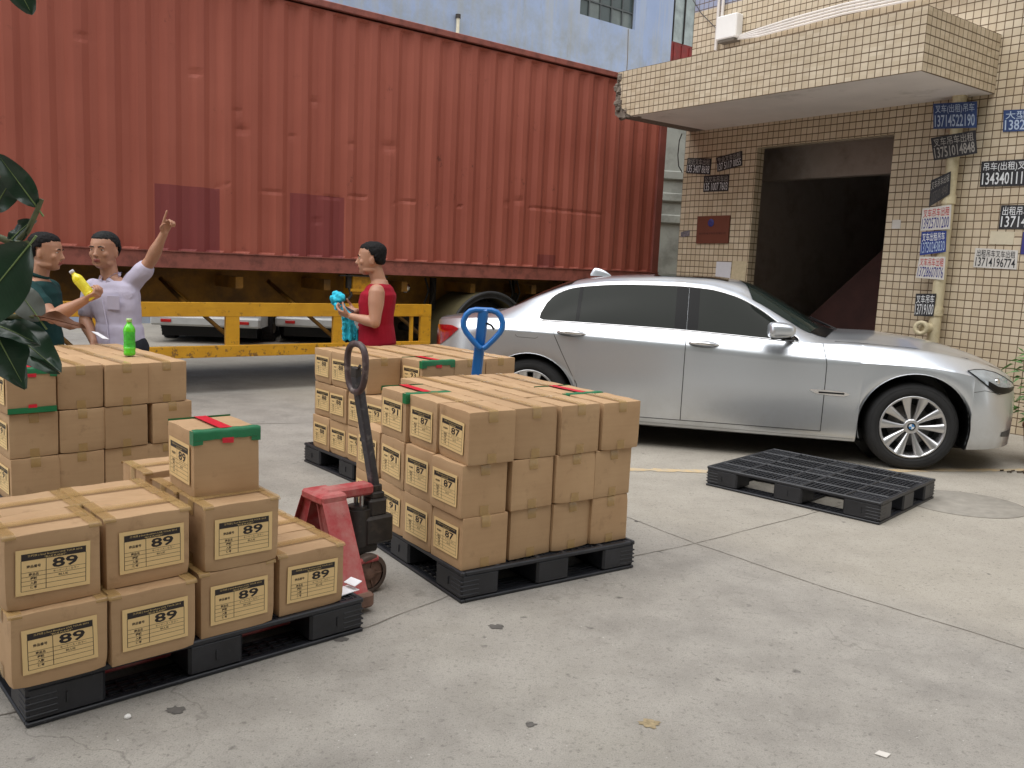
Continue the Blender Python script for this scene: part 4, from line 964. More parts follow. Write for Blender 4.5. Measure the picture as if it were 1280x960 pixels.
RZ = [pchip([(-4.07, .26), (-3.4, .20), (-3, .17), (.3, .17), (.915, .22)]),
      pchip([(-4.07, .28), (-3.4, .22), (-3, .20), (.3, .195), (.915, .215)]),
      pchip([(-4.07, .40), (-3.4, .34), (-3, .285), (.2, .27), (.915, .30)]),
      pchip([(-4.07, .60), (-3.4, .60), (-1, .55), (.2, .54), (.915, .46)]),
      pchip([(-4.07, .84), (-3.7, .905), (-3.37, .92), (-1.83, .872), (-.89, .83), (0, .825), (.5, .755), (.915, .60)]),
      pchip([(-4.07, .93), (-3.75, .985), (-3.4, 1.01), (-2.9, 1.012), (-2, 1.003), (-1.2, .972), (-.8, .955), (-.5, .962), (0, .945), (.4, .885), (.65, .815), (.8, .755), (.915, .67)]),
      pchip([(-4.07, .95), (-3.75, 1.0), (-3.5, 1.03), (-3.3, 1.10), (-3.06, 1.215), (-2.79, 1.315), (-2.5, 1.36), (-2.2, 1.38), (-1.9, 1.385), (-1.64, 1.372), (-1.41, 1.318), (-1.2, 1.225), (-1.0, 1.115), (-.82, 1.02), (-.66, .985), (-.5, .99), (0, .975), (.4, .91), (.65, .835), (.8, .775), (.915, .685)]),
      pchip([(-4.07, .955), (-3.71, 1.019), (-3.44, 1.055), (-3.27, 1.134), (-3.06, 1.243), (-2.79, 1.352), (-2.5, 1.398), (-2.22, 1.420), (-1.95, 1.432), (-1.64, 1.430), (-1.38, 1.398), (-1.22, 1.335), (-1.03, 1.235), (-.83, 1.125), (-.64, 1.03), (-.5, 1.018), (-.18, 1.022), (.16, .99), (.49, .92), (.78, .805), (.915, .69)]),
      pchip([(-4.07, .957), (-3.71, 1.025), (-3.46, 1.058), (-3.30, 1.125), (-3.06, 1.245), (-2.79, 1.362), (-2.5, 1.41), (-2.22, 1.434), (-1.95, 1.447), (-1.64, 1.447), (-1.40, 1.43), (-1.22, 1.38), (-1.03, 1.282), (-.83, 1.172), (-.60, 1.045), (-.48, 1.022), (-.18, 1.03), (.16, 1.0), (.49, .93), (.78, .815), (.915, .70)])]
AR = [(0.0, .356, .414), (-WB, .345, .392)]
PIECES = [(0, 1), (1, 2, 3, 4), (4, 5), (5, 6), (6, 7, 8)]
def cat(P, t):
    n = len(P) - 1; i = min(int(t), n - 1); t -= i
    p1, p2 = P[i], P[i + 1]; p0 = P[i - 1] if i > 0 else 2 * p1 - p2; p3 = P[i + 2] if i + 2 <= n else 2 * p2 - p1
    return .5 * (2 * p1 + (p2 - p0) * t + (2 * p0 - 5 * p1 + 4 * p2 - p3) * t * t + (3 * p1 - p0 - 3 * p2 + p3) * t ** 3)
def surf(s, t, arch=True):
    e = env(s); K = []
    for k in range(9):
        y = RY[k](s) * (e if k != 8 else 1)
        K.append(Vector((y, RZ[k](s))))
    if arch:
        for (sw, zw, R_) in AR:
            if abs(s - sw) < R_:
                zl = zw + sqrt(R_ * R_ - (s - sw) ** 2)
                K[1].y = zl; K[0].y = zl + .002; K[0].x = K[1].x - .03 if K[1].x > .1 else K[1].x; w_ = (zl - .2) / .55
                K[1].x = K[1].x * (1 - w_) + .953 * e * w_ if K[1].x > .1 else K[1].x
                K[2] = Vector((max(K[2].x, K[1].x * .999), zl + (K[4].y - zl) * .22)); K[3].y = zl + (K[4].y - zl) * .62; K[3].x = .951 * e; K[2].x = .953 * e
    for p in PIECES:
        if t <= p[-1] + 1e-9:
            q = cat([K[i] for i in p], t - p[0])
            if p == (5, 6): u = t - 5; q.x += .020 * e * 4 * u * (1 - u) * min(1, max(0, (K[6].y - K[5].y) / .3))
            if p == (4, 5): u = t - 4; q.x += .008 * e * 4 * u * (1 - u)
            return q
def P3(s, t, side=-1, off=0, arch=True):
    q = surf(s, t, arch); p = Vector((s, side * q.x, q.y))
    if off:
        a = surf(s + .01, t, arch); b = surf(s - .01, t, arch); c = surf(s, min(8, t + .03), arch); d = surf(s, max(0, t - .03), arch)
        n = Vector((.02, side * (a.x - b.x), a.y - b.y)).cross(Vector((0, side * (c.x - d.x), c.y - d.y)))
        if n.length > 1e-9:
            n.normalize()
            if n.y * side < 0 or (abs(n.y) < .02 and n.z < 0): n = -n
            p += n * off
    return p
def t_at(s, z, lo=1.0, hi=5.0, arch=False):
    for _ in range(26):
        m = (lo + hi) / 2
        if surf(s, m, arch).y < z: lo = m
        else: hi = m
    return (lo + hi) / 2
ss = set()
n = 150
for i in range(n + 1): ss.add(round(S0 + (S1 - S0) * i / n, 4))
for i in range(25): f = (i / 24) ** 2; ss.add(round(S1 - .2 * f, 4)); ss.add(round(S0 + .2 * f, 4))
for (sw, zw, R_) in AR:
    for i in range(41): ss.add(round(sw + R_ * cos(pi * i / 40), 4))
    ss.add(round(sw + R_ + .0015, 4)); ss.add(round(sw - R_ - .0015, 4))
SEAMS = (-.686, -1.79)
for x in SEAMS: ss.add(x)
ss = sorted(ss); ss = [s for i, s in enumerate(ss) if i == 0 or s - ss[i - 1] > .0012]
tt = []
for a, b, n in ((0, 1, 3), (1, 4, 26), (4, 5, 7), (5, 6, 12), (6, 8, 16)):
    for i in range(n): tt.append(a + (b - a) * i / n)
tt.append(8)
grid = [[surf(s, t) for t in tt] for s in ss]
def rear_edge(z): return -2.90 + max(0, (.96 - z)) * .52 if z > .50 else -2.66    # rear door shut line above the wheel
paint_n = NT('silver_metallic_paint')
flk = paint_n.noise(900, 2); c = paint_n.ramp(flk, [(.35, lin(204, 209, 215)), (.65, lin(222, 227, 233))])
lowd = paint_n.n('ShaderNodeSeparateXYZ'); paint_n.l(paint_n.tc.outputs['Object'], lowd.inputs[0])
dirt = paint_n.math('MULTIPLY', paint_n.math('MULTIPLY_ADD', lowd.outputs[2], -2.2, 1.3, clamp=True), paint_n.ramp(paint_n.noise(3, 7, .7), [(.3, G(.1)), (.7, G(.55))]))
c = paint_n.mix(dirt, c, lin(150, 142, 128)); paint_n.col(c)
paint_n.v('Metallic', .76); paint_n.l(paint_n.math('MULTIPLY_ADD', dirt, .35, .30), paint_n.b.inputs['Roughness']); paint_n.v('Coat Weight', .9); paint_n.v('Coat Roughness', .06)
paint = paint_n.m
glass = pm('tinted_car_glass', lin(20, 24, 19), .035, var=.05, spec=.13); wglass = pm('windscreen_glass', lin(34, 44, 41), .03, var=.08, spec=.3)
gloss = pm('pillar_gloss_black', lin(5, 5, 6), .12, var=.05, spec=.12); chrome = pm('car_chrome', (.82, .82, .83), .12, 1, var=.02); blackp = pm('black_trim', lin(16, 16, 17), .3, var=.1, spec=.3); rub_m = pm('tyre_rubber', lin(34, 34, 35), .8, var=.2, scale=14, bump=.15)
seam_m = pm('panel_gap', lin(30, 31, 33), .8)
car = thing('silver_car', 'silver sedan with dark tinted windows parked nose right in front of the tiled building', 'car')
ca = -.195; car.matrix_world = frame((3.151 - .945 * sin(ca), 6.711 + .945 * cos(ca), 0), (cos(ca), sin(ca), 0))
# faces sorted into body and four doors, all sharing the normals of the whole surface
def build_shell():
    V = []; ix = {}
    for side in (-1, 1):
        for i, s in enumerate(ss):
            for j, t in enumerate(tt):
                q = grid[i][j]
                if t == 8 and side == 1: ix[(1, i, j)] = ix[(-1, i, j)]; continue
                ix[(side, i, j)] = len(V); V.append((s, side * q.x, q.y))
    F = []; part = []
    for side in (-1, 1):
        for i in range(len(ss) - 1):
            sm = (ss[i] + ss[i + 1]) / 2
            for j in range(len(tt) - 1):
                t = (tt[j] + tt[j + 1]) / 2; q = grid[i][j]; z = (grid[i][j].y + grid[i + 1][j + 1].y) / 2
                f = (ix[(side, i, j)], ix[(side, i + 1, j)], ix[(side, i + 1, j + 1)], ix[(side, i, j + 1)])
                f = f if side == -1 else f[::-1]
                p = 'body'
                if 1 < t < 6 and z > .262:
                    if SEAMS[1] < sm < SEAMS[0]: p = 'front_door%d' % side
                    elif rear_edge(z) < sm < SEAMS[1]: p = 'rear_door%d' % side
                F.append(f); part.append(p)
    me = bpy.data.meshes.new('shell'); me.from_pydata(V, [], F); me.polygons.foreach_set('use_smooth', [True] * len(F)); me.update()
    me.set_sharp_from_angle(angle=radians(32))
    N = [tuple(c.vector) for c in me.corner_normals]
    for p in sorted(set(part)):
        fi = [k for k, q in enumerate(part) if q == p]; used = {}; vs = []; fs = []; nn = []
        for k in fi:
            f = []
            for v in F[k]:
                if v not in used: used[v] = len(vs); vs.append(V[v])
                f.append(used[v])
            fs.append(f); nn += [N[l] for l in me.polygons[k].loop_indices]
        m = bpy.data.meshes.new(p); m.from_pydata(vs, [], fs); m.polygons.foreach_set('use_smooth', [True] * len(fs)); m.materials.append(paint); m.update()
        m.normals_split_custom_set(nn)
        yield p.rstrip('-1'), link(p.rstrip('-1'), m, car), p
parts = {}
for nm, o, key in build_shell(): parts[key] = o
def overlay(parent, name, mat, s0, s1, zlo, zhi, off, ns=20, nz=8, lohi=(1.0, 5.0), side=-1, thick=True):
    mb = MB()
    def f(u, v):
        s = s0 + (s1 - s0) * u; a, b = zlo(s), zhi(s); z = a + (b - a) * v
        return P3(s, t_at(s, z, *lohi), side, off, False)
    mb.grid(f, ns, nz); return mb.build(name, mat, parent, fix=False)
def ribbon(parent, pts, w_=.005, off=.0012, mat=None, side=-1, name='panel_gap', lohi=(1.0, 5.0), tube=0):
    mb = MB(); P = []
    for (a, b) in zip(pts[:-1], pts[1:]):
        n = max(1, int(hypot(b[0] - a[0], b[1] - a[1]) / .03))
        P += [(a[0] + (b[0] - a[0]) * i / n, a[1] + (b[1] - a[1]) * i / n) for i in range(n)]
    P.append(pts[-1]); Q = [P3(s, t_at(s, z, *lohi), side, off, False) for s, z in P]
    mb.tube(Q, tube or w_ / 2, 6); return mb.build(name, mat or seam_m, parent)
zlo_t = pchip([(-3.02, 1.03), (-2.98, 1.012), (-2.9, 1.008), (-2.62, 1.008), (-2.27, 1.008), (-1.74, .998), (-1.39, .985), (-1.07, .968), (-.9, .962)])
zhi_t = pchip([(-3.02, 1.06), (-3.0, 1.12), (-2.96, 1.18), (-2.92, 1.22), (-2.79, 1.28), (-2.66, 1.305), (-2.3, 1.338), (-1.89, 1.345), (-1.64, 1.332), (-1.41, 1.282), (-1.23, 1.2), (-1.06, 1.09), (-.9, .975)])
for side in (-1, 1):
    fd, rd = parts['front_door%d' % side], parts['rear_door%d' % side]
    overlay(rd, 'window', glass, -2.685, -1.885, zlo_t, zhi_t, .004, 24, 10, (5, 6), side)
    overlay(rd, 'quarter_window', glass, -3.015, -2.705, zlo_t, zhi_t, .004, 16, 10, (5, 6), side)
    overlay(rd, 'window_divider', gloss, -2.71, -2.68, zlo_t, zhi_t, .006, 2, 8, (5, 6), side)
    overlay(rd, 'pillar_trim', gloss, -1.89, -1.7905, zlo_t, zhi_t, .005, 6, 10, (5, 6), side)
    overlay(fd, 'pillar_trim', gloss, -1.7895, -1.70, zlo_t, zhi_t, .005, 6, 10, (5, 6), side)
    overlay(fd, 'window', glass, -1.70, -.97, zlo_t, zhi_t, .004, 24, 10, (5, 6), side)
    overlay(fd, 'mirror_corner_trim', gloss, -.975, -.90, zlo_t, zhi_t, .005, 4, 4, (5, 6), side)
    N_ = 60; lo = [(-3.02 + (3.02 - .9) * i / N_) for i in range(N_ + 1)]
    loop = [(s, zlo_t(s) - .004) for s in lo] + [(s, zhi_t(s) + .006) for s in reversed(lo)]
    ct = MB(); ct.tube([P3(s, t_at(s, z, 5, 6), side, .003, False) for s, z in loop], .005, 6, closed=True); ct.build('window_chrome', chrome, parts['body'])
    for (s_, z_, d_) in ((-2.73, .925, rd), (-1.645, .900, fd)):
        y = -surf(s_, t_at(s_, z_, 1, 5), False).x if False else side * surf(s_, t_at(s_, z_, 1, 5), False).x
        rc = overlay(d_, 'handle_recess', pm('handle_shadow_cup', lin(120, 122, 124), .3, .8), s_ - .115, s_ + .115, lambda s, s_=s_, z_=z_: z_ - .028 * sqrt(max(0, 1 - ((s - s_) / .116) ** 2)), lambda s, s_=s_, z_=z_: z_ + .028 * sqrt(max(0, 1 - ((s - s_) / .116) ** 2)), .0012, 16, 4, (1, 5), side)
        hb = MB(); hb.tube([(s_ - .12, y, z_ + .004), (s_ - .09, y + side * .028, z_ + .008), (s_, y + side * .038, z_ + .008), (s_ + .08, y + side * .03, z_ + .004), (s_ + .12, y, z_)], [.006, .013, .016, .013, .006], 10); hb.build('door_handle', chrome, d_)
    B_ = parts['body']
    for s_ in SEAMS: ribbon(B_, [(s_ - (.10 if s_ == SEAMS[0] else 0) * 0, .262), (s_ + .0, .5), (s_, .8), (s_ - (.03 if s_ == SEAMS[0] else .0), .955)], .006, .0005, side=side)
    ribbon(B_, [(-2.66, .262), (-2.66, .50), (-2.715, .60), (-2.80, .76), (-2.87, .90), (-2.90, .99)], .006, .0005, side=side)
    ribbon(B_, [(-2.66, .262), (-.686, .262)], .006, .0005, side=side)
    ribbon(B_, [(-2.62, .225), (-.43, .215)], .003, .0002, side=side, mat=pm('sill_crease', lin(110, 110, 108), .5))
    if side == -1: ribbon(B_, [(-3.20, .88), (-3.21, .93), (-3.19, .955), (-3.02, .955), (-3.0, .93), (-3.01, .875), (-3.03, .865), (-3.18, .868), (-3.20, .88)], .004, .0002, side=side, name='fuel_door_gap')
    ribbon(B_, [(.395, .65), (.50, .668), (.60, .65)], .004, .0004, side=side)
    # side vent
    overlay(B_, 'side_vent', chrome, -.80, -.50, pchip([(-.80, .590), (-.74, .566), (-.54, .556), (-.50, .572)]), pchip([(-.80, .598), (-.74, .600), (-.54, .592), (-.50, .578)]), .006, 14, 3, (1, 5), side)
    overlay(B_, 'vent_slot', blackp, -.73, -.535, const(.570), const(.583), .008, 10, 2, (1, 5), side)
    # headlight
    hlo = pchip([(.36, .808), (.45, .752), (.56, .672), (.62, .640), (.72, .648), (.83, .675)]); hhi = pchip([(.36, .814), (.45, .822), (.55, .812), (.66, .775), (.75, .735), (.83, .69)])
    hl = overlay(B_, 'headlight', pm('headlight_lens', lin(158, 166, 172), .06, .2, var=.2, scale=14, spec=.9, coat=.6), .36, .83, hlo, hhi, .006, 18, 8, (1, 8), side)
    ribbon(hl, [(.36, .811)] + [(s, hlo(s)) for s in (.42, .48, .56, .62, .72, .83)], .008, .007, blackp, side, 'headlight_rim', (1, 8))
    ribbon(hl, [(.36, .811)] + [(s, hhi(s)) for s in (.42, .5, .6, .7, .83)], .006, .007, blackp, side, 'headlight_rim', (1, 8))
    overlay(hl, 'dark_lower_lens', blackp, .52, .80, lambda s: hlo(s) + .006, lambda s: hlo(s) * .6 + hhi(s) * .4 - .004, .0085, 10, 4, (1, 8), side)
    pj = MB(); c_ = P3(.60, t_at(.60, .735, 1, 8), side, .002, False)
    pj.lathe([(0, .012), (.018, .010), (.028, 0)], 16, 0, Matrix.Translation(c_) @ Vector((.35, side, .2)).to_track_quat('Z', 'Y').to_matrix().to_4x4()); pj.build('projector', chrome, hl)
    # tail light
    overlay(B_, 'tail_light', pm('tail_light_red', lin(150, 14, 20), .15, var=.35, scale=20, coat=.6), -4.0, -3.72, pchip([(-4.0, .72), (-3.93, .74), (-3.82, .81), (-3.72, .895)]), pchip([(-4.0, .905), (-3.8, .922), (-3.72, .905)]), .005, 14, 6, (1, 8), side)
    overlay(B_, 'fog_recess', pm('fog_recess_grey', lin(70, 72, 74), .4), .69, .80, pchip([(.69, .30), (.80, .285)]), pchip([(.69, .335), (.80, .35)]), .003, 8, 4, (1, 5), side)
    # mirror
    mr = MB(); M = Matrix.Translation((-1.06, side * 1.03, 1.052)) @ Matrix.Rotation(side * -.12, 4, 'Z')
    def mf(u, v):
        a = pi * (u - .5); b = 2 * pi * v; k = abs(cos(a)) ** .55
        return (.105 * math.copysign(abs(sin(a)) ** .7, sin(a)) , .085 * k * math.copysign(abs(cos(b)) ** .7, cos(b)), .062 * k * math.copysign(abs(sin(b)) ** .6, sin(b)) * (1 - .22 * sin(a)))
    mr.grid(mf, 16, 24, 0, True, M); mo = mr.build('mirror', paint, car)
    ar = MB(); ar.tube([(-.96, side * .87, .985), (-1.0, side * .95, .99), (-1.04, side * 1.02, 1.0)], [.03, .022, .028], 10); ar.box((-1.06, side * 1.02, .995), (.16, .12, .022), 0, None, .008); ar.build('mirror_arm', blackp, mo)
# glass front and rear, roof hatch, cowl
def over2(name, mat, t0, t1, s0f, s1f, off, ns=20, nt_=12, parent=None):
    mb = MB()
    def f(u, v):
        w_ = 2 * v - 1; t = 8 - (8 - t0) * abs(w_) if t1 == 8 else t0 + (t1 - t0) * v; sd = -1 if w_ < 0 else 1
        s = s0f(t) + (s1f(t) - s0f(t)) * u
        return P3(s, min(t, 7.999), sd, off)
    mb.grid(f, ns, nt_ * 2); return mb.build(name, mat, parent or car, fix=False)
L_ = lambda a, b, t0: (lambda t: a + (b - a) * (8 - t) / (8 - t0))
over2('windscreen', wglass, 6.10, 8, L_(-1.36, -1.27, 6.1), L_(-.575, -.80, 6.1), .004, 20, 14)
over2('rear_window', glass, 6.25, 8, L_(-3.40, -3.28, 6.25), L_(-2.72, -2.80, 6.25), .004, 20, 14)
over2('sunroof', glass, 6.9, 8, L_(-2.1, -2.1, 6.9), L_(-1.45, -1.47, 6.9), .003, 12, 10)
over2('cowl', blackp, 6.15, 8, L_(-.60, -.80, 6.15), L_(-.50, -.68, 6.15), .006, 5, 12)
wpp = MB()
for (a, b, c0, d) in ((-.55, -.35, -.95, .05), (-.54, .25, -.86, .62)):
    wpp.tube([P3(a, 8, 1, .02) + Vector((0, b, 0)), P3((a + c0) / 2, 7.8, 1, .022) + Vector((0, (b + d) / 2 - P3((a + c0) / 2, 7.8, 1).y, 0)), P3(a - .12, 8, 1, .03) + Vector((0, d, 0))], .007, 6)
wpp.build('wiper', blackp, car)
for side in (-1, 1): hg = MB(); hg.tube([P3(s, t_, side, .0004) for s, t_ in ((-.62, 5.6), (-.4, 5.35), (0, 5.28), (.4, 5.3), (.62, 5.5), (.74, 5.9))], .0028, 6); hg.build('bonnet_gap', seam_m, parts['body'])
gr = MB()
for y in (-.14, .14):
    pts = [(.915 + .01 * cos(k * pi / 6), y + .115 * math.copysign(abs(cos(k * pi / 6)) ** .6, cos(k * pi / 6)), .60 + .085 * math.copysign(abs(sin(k * pi / 6)) ** .6, sin(k * pi / 6))) for k in range(12)]
    gr.tube(pts, .011, 8, 0, True); gr.add([(p[0] - .012, p[1], p[2]) for p in pts], [tuple(range(12))], 1)
gr.build('kidney_grille', [chrome, blackp], car)
fin = MB()
def ff(u, v):
    x = -.10 + .19 * u; h = .062 * (1 - ((u - .22) / .78 if u > .22 else (.22 - u) / .22 * .9) ** 2) if True else 0; w_ = .022 * sin(pi * min(1, .1 + u * .85)); a = pi * v
    return (-2.60 + x, w_ * cos(a), 1.395 + .005 + max(.0, h + .012) * sin(a) ** .7)
fin.grid(ff, 16, 10); fin.build('roof_antenna', paint, car)
ub = MB(); ub.box((-1.55, 0, .24), (4.3, 1.45, .14), 0, None, .03); ub.box((-1.53, 0, .5), (2.2, 1.70, .5)); ub.box((-3.75, 0, .42), (.5, 1.3, .3)); ub.build('underbody', blackp, car)
for (sw, zw, R_) in AR:
    for side in (-1, 1):
        wa = MB(); wa.grid(lambda u, v: (sw + (R_ - .002) * cos(radians(-22) + radians(224) * u), side * (.50 + (surf(sw, 1.02).x - .50 - .004) * v), zw + (R_ - .002) * sin(radians(-22) + radians(224) * u)), 30, 4)
        wa.add([(sw + R_ * cos(a) * f, side * .5, zw + R_ * sin(a) * f) for f in (0, 1) for a in [2 * pi * k / 24 for k in range(24)]], [(k, (k + 1) % 24, 24 + (k + 1) % 24, 24 + k) for k in range(24)])
        wa.build('wheel_arch', blackp, car)
        lp_ = MB(); Q = []
        for i in range(37):
            a = radians(-18) + radians(216) * i / 36; s_ = sw + (R_ + .0) * cos(a); z_ = zw + R_ * sin(a)
            if z_ < .215: continue
            ss_ = sw + (R_ - .001) * cos(a) if abs(cos(a)) > .999 else s_
            Q.append(Vector((s_, side * (surf(ss_, 1.02).x + .001), z_)))
        lp_.tube(Q, .003, 6); lp_.build('arch_lip', paint, parts['body'])
# wheels
rim_m = pm('alloy_rim', (.60, .60, .61), .28, .9, var=.08, scale=10); disc_m = pm('brake_disc', (.22, .21, .2), .45, .8); well = pm('rim_dark', lin(24, 24, 26), .6)
rubm2 = MB()
def car_wheel(s_, side):
    e = MB(); M = Matrix.Translation((s_, side * .80, WR - .004)) @ Matrix.Rotation(pi / 2 * (1 if side < 0 else -1), 4, 'X')   # local +z points outwards
    e.lathe([(.245, -.10), (.29, -.115), (.335, -.10), (.349, -.07), (.352, 0), (.349, .07), (.338, .10), (.318, .121), (.29, .128), (.262, .125), (.246, .112)], 64, 0, M, cap=False)
    for r0_ in (.270, .312): e.lathe([(r0_, .1285 if r0_ < .3 else .124), (r0_ + .002, .130 if r0_ < .3 else .1255), (r0_ + .004, .128 if r0_ < .3 else .123)], 64, 0, M, cap=False)
    w = e.build('wheel', rub_m, car)
    r = MB(); r.lathe([(.244, .108), (.248, .118), (.246, .124), (.238, .124), (.228, .112), (.222, .09), (.215, -.08)], 64, 0, M, cap=False)
    r.lathe([(0, .085), (.03, .088), (.045, .092), (.056, .088), (.064, .07), (.068, .03)], 40, 0, M, cap=False)
    for k in range(5):
        for sg in (-1, 1):
            a0 = 2 * pi * k / 5 + .3; vs = []; n = 9
            for i in range(n + 1):
                f = i / n; rad = .050 + (.236 - .050) * f; zc = .078 + .040 * f ** .8 - .018 * sin(pi * f) * .4
                ac = a0 + sg * (.33 - .055 * f); hw = (.012 + .030 * f ** 1.2)
                cx_, cy_ = rad * cos(ac), rad * sin(ac); tx, ty = -sin(ac), cos(ac)
                for (o_, dz) in ((-1, -.012), (-.82, 0), (0, .004), (.82, 0), (1, -.012), (.9, -.035), (-.9, -.035)): vs.append((cx_ + tx * hw * o_, cy_ + ty * hw * o_, zc + dz))
            r.add(vs, [(i * 7 + j, i * 7 + (j + 1) % 7, (i + 1) * 7 + (j + 1) % 7, (i + 1) * 7 + j) for i in range(n) for j in range(7)], 0, True, M)
    r.build('rim', rim_m, w)
    d = MB(); d.lathe([(0, .0), (.165, .0), (.165, -.02)], 40, 0, M); d.lathe([(.0, -.05), (.225, -.05)], 32, 1, M, cap=False); d.build('brake_disc', [disc_m, well], w)
    b = MB()
    for k in range(5): a = 2 * pi * k / 5 + .3 + pi / 5; b.lathe([(0, .087), (.0085, .087), (.0095, .07)], 10, 0, M @ Matrix.Translation((.050 * cos(a), .050 * sin(a), 0)))
    b.build('wheel_bolt', well, w)
    cp = MB(); cp.lathe([(.021, .0925), (.031, .0925), (.032, .088)], 28, 0, M, cap=False)
    for q in range(4):
        pts = [(0, 0, .0935)] + [(.0212 * cos(pi / 2 * q + pi / 16 * i), .0212 * sin(pi / 2 * q + pi / 16 * i), .0935) for i in range(9)]
        cp.add(pts, [tuple(range(10))], 1 + q % 2, False, M)
    cp.build('centre_cap', [pm('badge_black', lin(24, 26, 30), .3), pm('badge_blue', lin(60, 130, 190), .3), pm('badge_white', lin(225, 228, 230), .3)], w, fix=False)
for s_ in (0, -WB):
    for side in (-1, 1): car_wheel(s_, side)
# ------------------------------------------------------------------ people: closed lofts fused by a voxel remesh into one continuous body
def V_(*a): return Vector(a)
def loft(mb, rings, n=20, mi=0):
    """rings: (centre, side axis * half, front axis * half); closed at both ends"""
    vs = []
    for c, a, b in rings:
        for k in range(n): t = 2 * pi * k / n; vs.append(c + a * cos(t) + b * sin(t))
    N = len(rings)
    fs = [(i * n + k, i * n + (k + 1) % n, (i + 1) * n + (k + 1) % n, (i + 1) * n + k) for i in range(N - 1) for k in range(n)]
    fs += [tuple(range(n))[::-1], tuple(range((N - 1) * n, N * n))]; mb.add(vs, fs, mi, True)
def limb(mb, p0, p1, r0, r1, bulge=0, n=16, round_=True, at=.35):
    p0, p1 = Vector(p0), Vector(p1); d = p1 - p0; L = d.length; d.normalize(); a = d.orthogonal().normalized(); b = d.cross(a)
    R = []
    if round_:
        for f in (.15, .5, .8): R.append((p0 - d * r0 * sqrt(max(0, 1 - f * f)), a * r0 * f, b * r0 * f))
    for i in range(9):
        f = i / 8; r = r0 + (r1 - r0) * f + bulge * math.exp(-((f - at) / .25) ** 2); R.append((p0 + d * L * f, a * r, b * r))
    if round_:
        for f in (.8, .5, .15): R.append((p1 + d * r1 * sqrt(max(0, 1 - f * f)), a * r1 * f, b * r1 * f))
    loft(mb, R, n)
def ell(mb, c, ax, n=14):
    """ellipsoid, ax = three half-axis vectors"""
    R = []
    for i in range(1, 12): t = pi * i / 12; R.append((Vector(c) - ax[2] * cos(t), ax[0] * sin(t), ax[1] * sin(t)))
    loft(mb, R, n)
def fuse(mb, name, mats, voxel, parent, smooth=2, wr=None, pick=None, cut=None):
    me = mb.mesh('tmp', [], True); o = bpy.data.objects.new('tmp', me); COL.objects.link(o)
    m = o.modifiers.new('r', 'REMESH'); m.mode = 'VOXEL'; m.voxel_size = voxel; m.use_smooth_shade = True
    if smooth: s = o.modifiers.new('s', 'SMOOTH'); s.iterations = smooth; s.factor = .5
    dg = bpy.context.evaluated_depsgraph_get(); out = bpy.data.meshes.new_from_object(o.evaluated_get(dg)); bpy.data.objects.remove(o); bpy.data.meshes.remove(me)
    if wr: 
        for v in out.vertices: v.co = v.co + wr(v.co, v.normal)
    out.materials.clear()
    for x in (mats if isinstance(mats, (list, tuple)) else [mats]): out.materials.append(x)
    if pick:
        for p in out.polygons: p.material_index = pick(p.center)
    out.polygons.foreach_set('use_smooth', [True] * len(out.polygons)); out.update()
    return link(name, out, parent)
def head_frame(c, face, tilt=0):
    f = Vector((face[0], face[1], 0)).normalized(); r = Vector((f.y, -f.x, 0)); u = Vector((0, 0, 1))
    f2 = f * cos(tilt) - u * sin(tilt); u2 = u * cos(tilt) + f * sin(tilt); return Vector(c), f2, r, u2
HS = 1.0
def head(mb, H, s=1.0):
    o, f, r, u = H
    P = lambda z, fc, ri=0: o + u * z * s + f * fc * s + r * ri * s
    sl = [(-.004, .050, .012, .014), (.004, .048, .030, .028), (.02, .036, .052, .045), (.042, .026, .069, .057), (.07, .014, .084, .066), (.10, .006, .093, .071), (.13, .001, .096, .074), (.155, -.001, .094, .075), (.18, -.003, .086, .070), (.2, -.005, .070, .058), (.214, -.006, .048, .040), (.222, -.006, .02, .018)]
    loft(mb, [(P(z, fc), r * hw * s * 1.05, f * hd * s) for z, fc, hd, hw in sl], 26)
    # nose, brow, cheeks, lips, chin, ears
    loft(mb, [(P(.122, .088), r * .007 * s, f * .010 * s), (P(.10, .098), r * .009 * s, f * .013 * s), (P(.082, .108), r * .014 * s, f * .014 * s), (P(.074, .104), r * .016 * s, f * .012 * s), (P(.070, .098), r * .010 * s, f * .008 * s)], 12)
    for k in (-1, 1):
        ell(mb, P(.128, .086, .030 * k), (r * .022 * s, f * .010 * s, u * .007 * s)); ell(mb, P(.085, .066, .042 * k), (r * .022 * s, f * .022 * s, u * .024 * s))
        ell(mb, P(.095, -.004, .075 * k), (f * .018 * s, r * .009 * s, u * .032 * s)); ell(mb, P(.03, .02, .05 * k), (r * .014 * s, f * .045 * s, u * .018 * s))
    ell(mb, P(.053, .096), (r * .023 * s, f * .010 * s, u * .006 * s)); ell(mb, P(.043, .094), (r * .019 * s, f * .010 * s, u * .007 * s)); ell(mb, P(.018, .078), (r * .020 * s, f * .016 * s, u * .014 * s))
